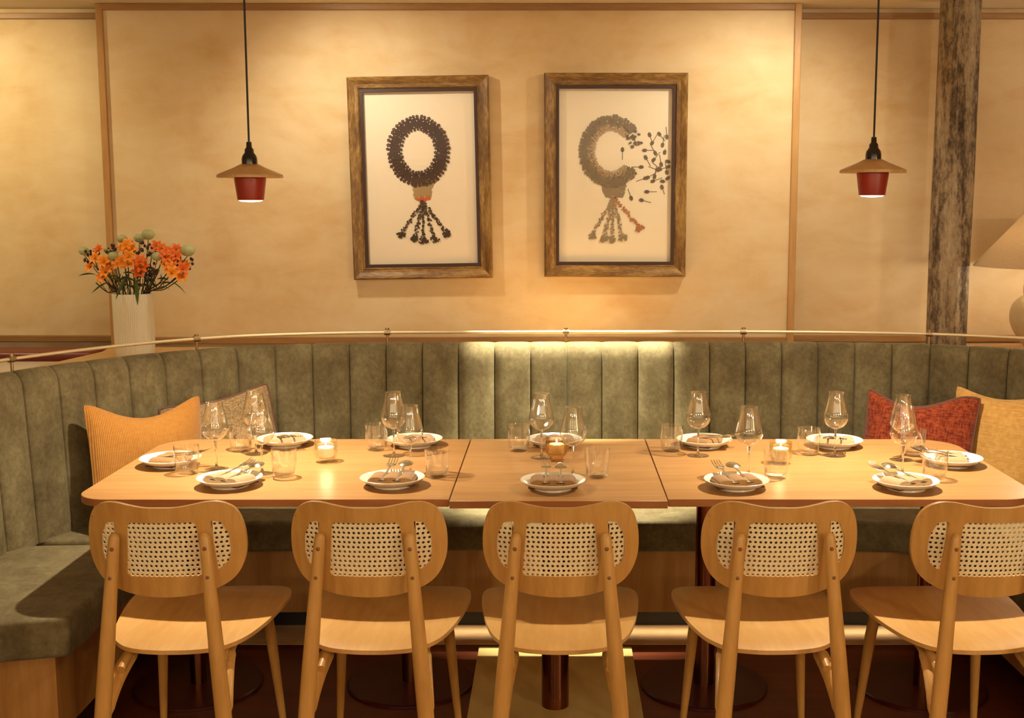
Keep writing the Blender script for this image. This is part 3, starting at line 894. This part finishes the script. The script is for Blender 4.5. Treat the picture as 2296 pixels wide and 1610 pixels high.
# ------------------------------------------------------------------ framed pictures
M['frame_gold'] = wood('frame_carved', (.06, .024, .006, 1), (.20, .10, .025, 1), (.46, .29, .09, 1), (1, 1, .22), rough=.45, coat=.1, fine=130, bmp=.5)
M['frame_gold_h'] = wood('frame_carved_across', (.06, .024, .006, 1), (.20, .10, .025, 1), (.46, .29, .09, 1), (.22, 1, 1), rough=.45, coat=.1, fine=130, bmp=.5)
M['slip'] = simple('frame_slip', (.035, .009, .004, 1), .4)
def flat(name, col, rough=.6):
    return simple(name, col, rough)
G = {'dark': flat('garland_brown', (.045, .022, .008, 1)), 'bud': flat('garland_bud', (.062, .022, .010, 1)), 'tan': flat('garland_tan', (.36, .24, .10, 1)),
     'red': flat('garland_red', (.55, .10, .02, 1)), 'olive': flat('garland_olive', (.13, .075, .03, 1)),
     'gdark': flat('hazed_garland', (.27, .20, .115, 1)), 'gbud': flat('hazed_bud', (.21, .155, .09, 1)), 'gtan': flat('hazed_garland_edge', (.42, .29, .16, 1)),  # haze on the right picture's glass is put into these colours
     'grust': flat('hazed_garland_rust', (.42, .16, .06, 1)), 'gstem': flat('scattered_bud', (.14, .095, .055, 1))}
PX = .00195
def picture(cx, cz, w, h, rot, label, pale):
    yw = 5.30; dpt = .050
    t = tag(empty('framed_picture', (cx, yw, cz)), label, 'picture', 'two framed garland pictures')
    t.rotation_euler = (0, R(rot), 0)
    b = .052
    # four mitred mouldings
    y0, y1 = -dpt, -.004
    for side in range(4):
        W, H = w / 2, h / 2
        if side == 0: P = [(-W, -H), (W, -H), (W - b, -H + b), (-W + b, -H + b)]
        elif side == 1: P = [(W, -H), (W, H), (W - b, H - b), (W - b, -H + b)]
        elif side == 2: P = [(W, H), (-W, H), (-W + b, H - b), (W - b, H - b)]
        else: P = [(-W, H), (-W, -H), (-W + b, -H + b), (-W + b, H - b)]
        lay = []
        # profile across the moulding: outer edge high, dish, inner bead
        prof_ = [(0, y1), (0, y0 + .006), (.12, y0), (.3, y0 + .004), (.6, y0 + .012), (.82, y0 + .013), (.9, y0 + .010), (1, y0 + .018), (1, y1)]
        mb = MB()
        vs = []
        for f, yy in prof_:
            a = Vector(P[0]).lerp(Vector(P[3]), f); c = Vector(P[1]).lerp(Vector(P[2]), f)
            vs += [(a.x, yy, a.y), (c.x, yy, c.y)]
        fs = [(2*i, 2*i+1, 2*i+3, 2*i+2) for i in range(len(prof_) - 1)]
        mb.add(vs, fs + [tuple(2*i for i in range(len(prof_)))[::-1], tuple(2*i+1 for i in range(len(prof_)))])
        mb.build('frame_moulding', M['frame_gold_h'] if side in (0, 2) else M['frame_gold'], t, smooth=False)
    iw, ih = w / 2 - b, h / 2 - b; s = .013
    mb = MB()
    mb.box(-iw, iw, -.034, -.006, -ih, -ih + s); mb.box(-iw, iw, -.034, -.006, ih - s, ih)
    mb.box(-iw, -iw + s, -.034, -.006, -ih + s, ih - s); mb.box(iw - s, iw, -.034, -.006, -ih + s, ih - s)
    mb.build('inner_slip', M['slip'], t, smooth=False, merge=False)
    pr = MB().box(-iw + s, iw - s, -.014, -.006, -ih + s, ih - s).build('print', M['print_paper_hazed' if pale else 'print_paper'], t, smooth=False)
    MB().box(-iw + s, iw - s, -.0245, -.0225, -ih + s, ih - s).build('glazing', M['picture_glass_r' if pale else 'picture_glass'], t, smooth=False)
    return t, pr, iw - s, ih - s
def disc_poly(mb, cx, cz, r, n, y, r2=None, ph=0., jag=0., sq=1.):
    y -= .000009 * (len(mb.f) % 420)      # each petal lies on the one before
    pts = []
    for k in range(n):
        a = 2 * pi * k / n + ph; rr = r * (1 + jag * (1 if k % 2 else -1))
        pts.append((cx + rr * cos(a) * sq, y, cz + rr * sin(a)))
    mb.add(pts, [tuple(range(n))])
def bud(mb, x, z, ang, s, y):
    """little three-lobed jasmine bud pointing along ang"""
    ca, sa = cos(ang), sin(ang)
    for (u, v, r) in ((0, 0, .52), (.62, .34, .30), (.62, -.34, .30), (.95, 0, .26)):
        px, pz = u * s, v * s
        disc_poly(mb, x + px * ca - pz * sa, z + px * sa + pz * ca, r * s, 8, y)
def art(parent, pale, ccx, ccz):
    """ccx, ccz: centre of the print in photo pixels; everything in pixels from there"""
    rnd = random.Random(11 if pale else 7)
    P = lambda u, v: ((u - ccx) * PX, (ccz - v) * PX)
    K = ('gdark', 'gbud', 'gtan', 'grust', 'gtan') if pale else ('dark', 'bud', 'tan', 'red', 'olive')
    y0 = -.0146
    if pale: rc = (1372, 337); a_from, a_to = 38, 322; RO, RI = (66, 72), (42, 50)
    else: rc = (938, 335); a_from, a_to = 0, 360; RO, RI = (64, 72), (41, 50)
    seg = 90; full = not pale
    mb = MB(); vs = []
    for i in range(seg + 1):
        a = R(a_from + (a_to - a_from) * i / seg)
        for (rx, rz) in (RO, RI):
            x, z = P(rc[0] + rx * cos(a), rc[1] - rz * sin(a)); vs.append((x, y0, z))
    mb.add(vs, [(2*i, 2*i+1, 2*i+3, 2*i+2) for i in range(seg)])
    mb.build('wreath', G[K[0]], parent, smooth=False, merge=False)
    bo = MB(); bi = MB(); lt = MB()
    n = 50
    for i in range(150):
        a = R(rnd.uniform(a_from, a_to)); q = rnd.random()
        rx, rz = RI[0] + (RO[0] - RI[0]) * q, RI[1] + (RO[1] - RI[1]) * q
        x, z = P(rc[0] + rx * cos(a), rc[1] - rz * sin(a)); bud(bo if q > .35 else bi, x, z, rnd.uniform(0, 6.28), rnd.uniform(3.5, 5.5) * PX, y0 - .0003)
        if rnd.random() < .22: disc_poly(lt, x + 3 * PX, z, rnd.uniform(.6, 1.2) * PX, 5, y0 - .0010)
    for i in range(n):
        a = R(a_from + (a_to - a_from) * (i + .5) / n)
        for (k, dr) in ((0, 0), (1, -8)):
            aa = a + (pi / n if k else 0)
            jt = rnd.uniform(-1.5, 1.5); x, z = P(rc[0] + (RO[0] + dr + 1 + jt) * cos(aa), rc[1] - (RO[1] + dr + 1 + jt) * sin(aa))
            bud(bo, x, z, aa + rnd.uniform(-.35, .35), rnd.uniform(5.6, 7.2) * PX, y0 - .0004 - .0002 * k)
        # light gaps between buds
        if i % 2 == 0:
            x, z = P(rc[0] + (RO[0] - 5) * cos(a + .03), rc[1] - (RO[1] - 5) * sin(a + .03))
            disc_poly(lt, x, z, 1.3 * PX, 6, y0 - .0010)
    for i in range(34):
        a = R(a_from + (a_to - a_from) * (i + .5) / 34)
        x, z = P(rc[0] + (RI[0]) * cos(a), rc[1] - (RI[1]) * sin(a))
        bud(bi, x, z, a + pi + rnd.uniform(-.4, .4), rnd.uniform(4.4, 6.2) * PX, y0 - .0004)
        if i % 2:
            x, z = P(rc[0] + (RI[0] + 3) * cos(a), rc[1] - (RI[1] + 3) * sin(a)); disc_poly(lt, x, z, 1.4 * PX, 6, y0 - .0010)
    bo.build('wreath_outer_buds', G[K[1]], parent, smooth=False, merge=False)
    bi.build('wreath_inner_buds', G[K[1] if not pale else K[2]], parent, smooth=False, merge=False)
    lt.build('wreath_highlights', M['print_paper'], parent, smooth=False, merge=False)
    # neck
    nk = MB(); nx = 945 if not pale else 1382
    if not pale:
        pts = [(905 + 25, 405), (975, 392), (985, 398), (966, 412), (962, 436), (928, 436), (927, 418)]
    else:
        pts = [(1348, 400), (1404, 400), (1398, 415), (1392, 440), (1360, 440), (1352, 425)]
    nk.add([(P(*p)[0], y0 - .0005, P(*p)[1]) for p in pts], [tuple(range(len(pts)))])
    for q in range(26):
        sx_ = -1 if q % 2 else 1; vv = 402 + q * 1.5; uu = nx + sx_ * (20 - q * .28 + rnd.uniform(-2, 2)) + (1 if pale else 0)
        x, z = P(uu, vv); bud(nk, x, z, 0 if sx_ > 0 else pi, rnd.uniform(3.5, 5.5) * PX, y0 - .0006)
    nk.build('neck', G[K[2] if not pale else 'gdark'], parent, smooth=False, merge=False)
    if not pale:
        rd = MB(); 
        for k in range(7): disc_poly(rd, *P(932 + k * 4.4, 441 + 2 * sin(k * 2)), 4.4 * PX, 9, y0 - .0009 - .0001 * k)
        rd.build('red_binding', G['red'], parent, smooth=False, merge=False)
    # tassels
    top = (944, 448) if not pale else (1377, 440)
    ends = [(893, 520), (924, 528), (943, 534), (969, 530), (997, 518)] if not pale else [(1330, 524), (1356, 530), (1375, 533), (1398, 528), (1438, 508)]
    for e_i, e in enumerate(ends):
        tb = MB(); tl = MB()
        for k in range(18):
            f = k / 17; u = top[0] + (e[0] - top[0]) * f; v = top[1] + (e[1] - top[1]) * f
            for q in range(5):
                ang = rnd.uniform(0, 2 * pi); rr = rnd.uniform(0, 5.2)
                x, z = P(u + rr * cos(ang), v + rr * sin(ang))
                disc_poly(tb if rnd.random() < .6 else tl, x, z, rnd.uniform(1.3, 2.7) * PX, 6, y0 - .0012 - .00003 * (k * 3 + q), ph=ang)
        for q in range(26):
            ang = rnd.uniform(0, 2 * pi); rr = rnd.uniform(0, 9)
            x, z = P(e[0] + rr * cos(ang) * 1.1, e[1] + rr * sin(ang) * .8 + 2)
            disc_poly(tb, x, z, rnd.uniform(2.2, 3.8) * PX, 6, y0 - .0025 - .00003 * q, ph=ang, jag=.2)
        rust = pale and e_i == 4
        tb.build('tassel', G['grust' if rust else ('gdark' if pale else 'dark')], parent, smooth=False, merge=False)
        tl.build('tassel_light_petals', G['grust' if rust else ('gtan' if pale else 'olive')], parent, smooth=False, merge=False)
    if pale:
        sb = MB()
        lst = [(1397, 335, -90), (1438, 372, 180), (1458, 302, -70), (1448, 335, 0), (1464, 318, 60), (1470, 340, 120), (1480, 300, -50), (1487, 322, 80), (1496, 304, 95),
               (1468, 355, 50), (1484, 365, 100), (1492, 338, 80), (1500, 360, -20), (1455, 395, 30), (1470, 392, 80), (1448, 397, 200), (1467, 403, 20), (1480, 375, 140),
               (1497, 382, 100), (1489, 404, -10), (1500, 396, 40), (1454, 427, 0), (1442, 446, -15), (1417, 440, 110), (1487, 418, -70), (1450, 352, -60), (1498, 372, 200), (1475, 378, 160)]
        for (u, v, a) in lst:
            x, z = P(min(u, 1500), v); bud(sb, x, z, R(a + 180), 6.2 * PX, y0 - .0006); disc_poly(sb, x, z, 4.0 * PX, 10, y0 - .0007)
            L_ = 21 * PX; ca, sa = cos(R(a)), sin(R(a)); wv = .7 * PX
            ex = min(x + L_ * ca, .217)
            f = (ex - x) / (L_ * ca) if abs(ca) > 1e-3 else 1
            f = max(0.3, min(1, f))
            sb.add([(x - sa * wv, y0 - .0004, z + ca * wv), (x + L_*f*ca - sa * wv, y0 - .0004, z + L_*f*sa + ca * wv), (x + L_*f*ca + sa * wv, y0 - .0004, z + L_*f*sa - ca * wv), (x + sa * wv, y0 - .0004, z - ca * wv)], [(0, 1, 2, 3)])
        # loose buds where the wreath breaks up
        for q in range(26):
            a = R(rnd.uniform(12, 42)); rr = rnd.uniform(.66, 1.08)
            x, z = P(rc[0] + RO[0] * rr * cos(a), rc[1] - RO[1] * rr * sin(a)); bud(sb, x, z, rnd.uniform(0, 6.28), 4.5 * PX, y0 - .0008)
        sb.build('scattered_buds', G['gstem'], parent, smooth=False, merge=False)
t, pr, _, _ = picture(-.589, 1.703, .612, .876, -.9, 'framed print of a complete dark brown flower garland', False); art(pr, False, 942, 396)
t, pr, _, _ = picture(.263, 1.714, .622, .880, 0, 'framed print of a garland paled by glass haze, breaking into scattered buds', True); art(pr, True, 1381, 392)

# ------------------------------------------------------------------ vase and flowers
VX, VY, VZ = -1.752, 4.93, .96
vs_ = MB().lathe([(0, .0), (.074, .0), (.077, .004), (.079, .06), (.0805, .2), (.0825, .262), (.081, .266), (.0775, .264), (.076, .2), (.075, .02), (0, .016)], 240, ribs=64, amp=.0030, z_rib=(.004, .258))
o = vs_.build('vase', M['white_ceramic'], loc=(VX, VY, VZ), angle=80); tag(o, 'tall cylindrical ribbed cream vase holding orange flowers on the ledge', 'vase')
m_, nt_, b_ = new_mat('cream_ribbed_ceramic'); b_.inputs['Base Color'].default_value = (.80, .74, .56, 1); b_.inputs['Roughness'].default_value = .45
o.data.materials[0] = m_
M['stem'] = noisy('dark_stem', (.035, .02, .012, 1), (.06, .05, .018, 1), 30, .6)
M['leaf'] = noisy('leaf_green', (.045, .07, .015, 1), (.12, .15, .04, 1), 25, .5)
M['petal'] = noisy('orange_petal', (.86, .21, .006, 1), (.98, .37, .012, 1), 60, .5)
M['petal_red'] = noisy('deep_orange_petal', (.70, .10, .006, 1), (.88, .19, .008, 1), 60, .5)
M['throat'] = simple('yellow_throat', (.85, .48, .05, 1), .5)
M['pod'] = noisy('balloon_pod', (.36, .38, .17, 1), (.48, .50, .26, 1), 40, .6, bmp=.3)
M['berry'] = simple('dark_berry', (.055, .012, .012, 1), .35)
def P3(u, v, dy=0.): return on_y(u, v, VY + dy)
def stem_pts(top, spread=.5):
    base = Vector((VX + (top.x - VX) * .22, VY + (top.y - VY) * .3, VZ + .06))
    mouth = Vector((VX + max(-.058, min(.058, (top.x - VX) * .55)), VY + (top.y - VY) * .5, VZ + .255))
    midp = mouth.lerp(top, .5) + Vector((0, 0, -.012))
    return [p for p in catmull([base, mouth, midp, top], 5)]
def bloom_mesh():
    mb = MB()
    for k in range(6):
        a0 = k * pi / 3
        wd = .0085 if k % 2 else .0115
        def pet(u, v, a0=a0, wd=wd):
            L_ = .034 * u; r = .002 + L_ * (.42 + .50 * u); z = .030 * u - .016 * u * u * u
            w = wd * sin(pi * min(1, (u * .86 + .10))) ** .7 * (v - .5) * 2
            z += .22 * abs(w)
            return (r * cos(a0) - w * sin(a0), r * sin(a0) + w * cos(a0), z)
        mb.grid(pet, 7, 4)
    return mb
def leaf_on(parent, p, d, L_, w, droop=.3):
    d = Vector(d).normalized(); side = d.cross(Vector((0, .6, .8))).normalized(); up = side.cross(d)
    def fn(u, v):
        ww = w * sin(pi * min(1, u * .95 + .03)) * (v - .5) * 2
        q = Vector(p) + d * (L_ * u) + side * ww + Vector((0, 0, -droop * L_ * u * u)) + up * (abs(ww) * .3)
        return q
    MB().grid(fn, 9, 4).build('leaf', M['leaf'], parent)
rf = random.Random(3)
def flower(blooms, lab, mat, leaves=()):
    """blooms: list of pixel points + depth shift"""
    c = sum((P3(*b) for b in blooms), Vector((0, 0, 0))) / len(blooms)
    t = tag(empty('lily_spray', (VX, VY, VZ)), lab, 'flower', 'orange flowers in the ribbed vase')
    o0 = Vector((VX, VY, VZ))
    sp = stem_pts(c - Vector((0, 0, .03)))
    MB().tube([p - o0 for p in sp], .0022, 7).build('stem', M['stem'], t)
    for b in blooms:
        p = P3(*b)
        br = MB().tube([sp[-1] - o0, (sp[-1] * .4 + p * .6) - o0 + Vector((0, 0, -.004)), p - o0], .0013, 6).build('branch', M['stem'], t)
        d = (p - Vector((VX, VY + .02, VZ + .22))); d = (d.normalized() + Vector((rf.uniform(-.25, .25), -1.15, rf.uniform(-.2, .25)))).normalized()
        bm_ = bloom_mesh().build('blossom', mat if rf.random() < .8 else M['petal_red'], t)
        bm_.location = p - o0 - d * .012; bm_.rotation_euler = d.to_track_quat('Z', 'Y').to_euler()
        s = rf.uniform(.82, 1.02); bm_.scale = (s, s, s)
        th = MB()
        for k in range(5):
            a = k * 1.26; th.tube([(0, 0, .004), (.004 * cos(a), .004 * sin(a), .018), (.007 * cos(a), .007 * sin(a), .026)], [.0011, .0008, .0014], 5)
        th.build('stamens', M['throat'], bm_)
    for (u, v, dy, du, dv, L_, w) in leaves:
        leaf_on(t, P3(u, v, dy) - o0, (du, -.25, dv), L_, w)
flower([(212, 578, -.02), (232, 586, -.05), (220, 560, 0), (200, 598, .0)], 'orange flower spray at the far left of the bouquet', M['petal'], [(215, 616, 0, -1, .25, .07, .007)])
flower([(236, 608, -.06), (228, 620, -.05), (240, 598, -.05)], 'low orange blossoms at the left just above the vase rim', M['petal'], [(245, 632, -.03, -1, -.35, .075, .006)])
flower([(285, 548, -.02), (292, 560, -.03), (276, 556, .02)], 'small orange blossoms at the top left of centre', M['petal'])
flower([(276, 586, -.08), (288, 574, -.09), (268, 590, -.07), (290, 590, -.08)], 'largest orange bloom at the centre left', M['petal'], [(292, 610, -.06, -.4, -.6, .10, .010)])
flower([(314, 584, -.07), (318, 596, -.07), (312, 608, -.06)], 'narrow orange blossoms hanging in the centre', M['petal'], [(302, 622, -.07, .15, -.8, .09, .012)])
flower([(362, 556, -.03), (374, 562, -.04), (352, 552, -.01), (372, 574, -.05)], 'deep orange blossoms at the upper right', M['petal_red'])
flower([(396, 558, .0), (394, 572, -.03), (386, 580, -.03)], 'small red orange blossoms under the rightmost pod', M['petal_red'], [(400, 600, 0, 1, .3, .05, .006)])
flower([(380, 600, -.06), (386, 610, -.07), (376, 592, -.05)], 'yellow orange blossoms at the lower right', M['petal'], [(384, 632, -.04, .9, -.4, .075, .008), (362, 642, -.05, 1, -.05, .04, .006)])
flower([(410, 600, -.02), (406, 618, -.02), (414, 594, 0)], 'orange blossoms at the far right edge of the bouquet', M['petal'])
def pod(u, v, r, dy, lab):
    p = P3(u, v, dy); o0 = Vector((VX, VY, VZ))
    t = tag(empty('balloon_pod_stem', (VX, VY, VZ)), lab, 'seed pod', 'pale green seed pods in the ribbed vase')
    MB().tube([q - o0 for q in stem_pts(p - Vector((0, 0, r * .8)))], .0016, 7).build('stem', M['stem'], t)
    q = p - o0
    bp = MB().ball((0, 0, 0), r * 1.12, r, r * .92, 20, 14)
    for k in range(26):
        a = rf.uniform(0, 2 * pi); e = rf.uniform(-.6, 1.3)
        d = Vector((cos(a) * cos(e) * 1.12, sin(a) * cos(e), sin(e) * .92)); b0 = d * r * .98
        bp.tube([b0, b0 + d * .006], [.0005, .0002], 4)
    bp.build('pod', M['pod'], t, loc=tuple(q))
for a in [(188, 563, .019, .02, 'pale green balloon pod furthest left in the bouquet'), (274, 536, .019, .03, 'pale green balloon pod left of the two topmost ones'),
          (312, 534, .020, .05, 'half hidden pale pod behind the topmost pod'), (332, 526, .0235, -.01, 'large topmost pale green balloon pod'),
          (421, 562, .026, .0, 'largest pale green balloon pod at the far right'), (254, 574, .019, -.05, 'shaded green pod low at the left of centre'),
          (352, 575, .020, -.05, 'shaded green pod right of centre'), (241, 562, .013, .02, 'small green pod between the left blossoms')]:
    pod(*a)
def berries(u, v, dy, lab, n=14, sp=.030):
    p = P3(u, v, dy); o0 = Vector((VX, VY, VZ))
    t = tag(empty('berry_sprig', (VX, VY, VZ)), lab, 'berry sprig', 'dark berry sprigs in the ribbed vase')
    MB().tube([q - o0 for q in stem_pts(p - Vector((0, 0, .02)))], .002, 7).build('stem', M['stem'], t)
    bb = MB(); tw = MB(); base = p - Vector((0, 0, .03)) - o0
    for k in range(n):
        q = p - o0 + Vector((rf.uniform(-sp, sp), rf.uniform(-sp, sp) * .7, rf.uniform(-sp, sp) * .8))
        bb.ball(q, .0058, .0058, .0072, 8, 6); tw.tube([base, q], .0008, 4)
    bb.build('berry_cluster', M['berry'], t); tw.build('twigs', M['stem'], t)
for a in [(206, 575, .0, 'dark berry sprig among the leftmost blossoms'), (258, 556, .02, 'dark berry sprig left of the small top blossoms'), (308, 556, .0, 'dark berry sprig under the topmost pod'),
          (340, 560, .03, 'dark berry sprig right of the topmost pod'), (422, 590, .02, 'dark berry sprig at the far right of the bouquet'), (385, 584, .0, 'dark berry sprig between the right blossoms'),
          (336, 604, -.03, 'dark reddish sprig filling the middle right')]:
    berries(*a)
# foliage stems filling the neck
for i, (u, v, dy, lab) in enumerate([(215, 634, 0, 'bare dark twig leaning out low on the left'), (245, 612, .02, 'leafy green stem left of the centre bloom'), (268, 622, -.06, 'broad leafed stem at the vase rim left of centre'), (300, 614, -.05, 'broad leafed stem at the vase rim centre'),
                      (330, 600, .02, 'dark grassy stem right of centre'), (350, 606, .0, 'dark grassy stem beside the yellow orange blossoms'), (405, 612, .03, 'long dark stem reaching low to the right')]):
    p = P3(u, v, dy); o0 = Vector((VX, VY, VZ))
    t = tag(empty('foliage_stem', (VX, VY, VZ)), lab, 'foliage', 'leafy stems in the ribbed vase')
    sp = stem_pts(p); MB().tube([q - o0 for q in sp], .0026, 7).build('stem', M['stem'], t)
    if i:
        for k in range(5):
            q = sp[-1].lerp(sp[6], k / 5.) - o0; sgn = 1 if k % 2 else -1
            leaf_on(t, q, (sgn * rf.uniform(.3, 1), rf.uniform(-.8, .1), rf.uniform(.1, .9)), rf.uniform(.04, .065), rf.uniform(.006, .010))
    for k in range(4):
        q = sp[7 + k % 4] ; e = q + Vector((rf.uniform(-.03, .03), rf.uniform(-.03, .03), rf.uniform(.03, .07)))
        MB().tube([q - o0, (q + e) / 2 - o0, e - o0], .0014, 5).build('twig', M['stem'], t)

# ------------------------------------------------------------------ cushions
def cushion(name, c, w, h, T, rz, lean, roll, mat, pipe, label, dip=.0, seed=1, peak=0.):
    t = tag(empty(name, c), label, 'cushion', 'scatter cushions on the banquette')
    rr = random.Random(seed); ph = [rr.uniform(0, 6) for _ in range(6)]
    def shape(u, v):
        x = (u * 2 - 1); z = (v * 2 - 1)
        # edges pulled in between pointed corners
        kx = 1 - .06 * (1 - z * z) - .03 * abs(z) ** 12; kz = 1 - .06 * (1 - x * x) - .03 * abs(x) ** 12
        X = x * w / 2 * kx; Z = z * h / 2 * kz
        Z -= dip * h * max(0, z) ** 1.6 * max(0, 1 - (x - peak) ** 2) ** 1.6
        th = T / 2 * (max(0, (1 - abs(x) ** 2.6) * (1 - abs(z) ** 2.6))) ** .55
        th *= 1 + .05 * sin(3 * x + ph[0]) + .05 * sin(4 * z + ph[1])
        return X, Z, th
    mb = MB()
    mb.grid(lambda u, v: (lambda s: (s[0], -s[2] + .004 * sin(9 * u + ph[2]) * (s[2] / T), s[1]))(shape(u, v)), 36, 36)
    mb.grid(lambda u, v: (lambda s: (s[0], s[2], s[1]))(shape(1 - u, v)), 36, 36)
    cov = mb.build('cover', mat, t)
    if pipe:
        per = [(k / 24, 0) for k in range(24)] + [(1, k / 24) for k in range(24)] + [(1 - k / 24, 1) for k in range(24)] + [(0, 1 - k / 24) for k in range(25)]
        MB().tube([(s[0], 0, s[1]) for s in (shape(*p) for p in per)], .0042, 8).build('piping', pipe, t)
    t.rotation_mode = 'XYZ'
    t.rotation_euler = (Matrix.Rotation(rz, 3, 'Z') @ Matrix.Rotation(lean, 3, 'X') @ Matrix.Rotation(roll, 3, 'Y')).to_euler()
    return t
cushion('cushion', (-1.468, 4.222, .668), .47, .46, .10, R(50), R(-10), R(3), M['cord_orange'], None, 'ochre corduroy cushion at the left end of the banquette', dip=.12, seed=2, peak=.0)
cushion('cushion', (-1.265, 4.500, .662), .43, .42, .08, R(29), R(-11), R(-9), M['tweed'], M['piping_dark'], 'brown tweed cushion half behind the ochre corduroy one', dip=.03, seed=5)
cushion('cushion', (1.385, 4.480, .670), .42, .44, .11, R(-22), R(-14), R(4), M['red_weave'], M['piping_dark'], 'red woven cushion leaning on the back at the right', dip=.13, seed=3, peak=-.25)
cushion('cushion', (1.730, 4.40, .682), .50, .47, .12, R(-36), R(-10), R(2), M['yellow_weave'], None, 'pale yellow cushion at the far right behind the red one', dip=.10, seed=8, peak=-.4)

# ------------------------------------------------------------------ table lamp on the ledge
LX, LY = 2.10, 5.02
t = tag(empty('table_lamp', (LX, LY, .96)), 'cream jug table lamp with conical linen shade, cut by the right edge', 'lamp')
M['lamp_ceramic'] = noisy('lamp_glaze', (.58, .47, .29, 1), (.70, .60, .40, 1), 12, .35, coat=.3)
jug = MB().lathe([(0, 0)] + [(p.x, p.y) for p in catmull([(.075, 0, 0), (.082, .004, 0), (.12, .05, 0), (.155, .105, 0), (.168, .155, 0), (.160, .205, 0), (.132, .242, 0), (.095, .264, 0), (.062, .278, 0), (.052, .294, 0), (.052, .318, 0), (.060, .326, 0), (.050, .330, 0)], 6)] + [(0, .332)], 72).build('jug_body', M['lamp_ceramic'], t, angle=60)
for sx in (-1, 1):
    MB().tube(catmull([(sx * .05, 0, .312), (sx * .085, 0, .322), (sx * .110, 0, .302), (sx * .112, 0, .262), (sx * .10, 0, .232)], 6), .012, 12).build('jug_handle', M['lamp_ceramic'], t)
MB().tube([(0, 0, .33), (0, 0, .40)], .008, 10).build('lamp_stem', M['brass'], t)
M['linen'] = cloth('linen_shade', (.66, .52, .34, 1), (.78, .64, .44, 1), 300, 300, bm=.15)
nt_ = MATS['linen_shade'].node_tree; b_ = nt_.nodes['Principled BSDF']; out_ = nt_.nodes['Material Output']
tl_ = nt_.nodes.new('ShaderNodeBsdfTranslucent'); tl_.inputs[0].default_value = (.85, .68, .45, 1)
ms_ = nt_.nodes.new('ShaderNodeMixShader'); ms_.inputs[0].default_value = .35
nt_.links.new(b_.outputs[0], ms_.inputs[1]); nt_.links.new(tl_.outputs[0], ms_.inputs[2]); nt_.links.new(ms_.outputs[0], out_.inputs[0])
sh = MB().lathe([(.325, .372), (.130, .590), (.127, .590), (.322, .372)], 64, close=True).build('lamp_shade', M['linen'], t, angle=50)
MB().ball((0, 0, .435), .03, .03, .038, 16, 12).build('bulb', M['bulb'], t)
d = bpy.data.lights.new('lamp_light', 'POINT'); d.energy = 9; d.color = (1, .88, .68); d.shadow_soft_size = .035
l = bpy.data.objects.new('lamp_light', d); COL.objects.link(l); l.location = (LX, LY, .96 + .39)
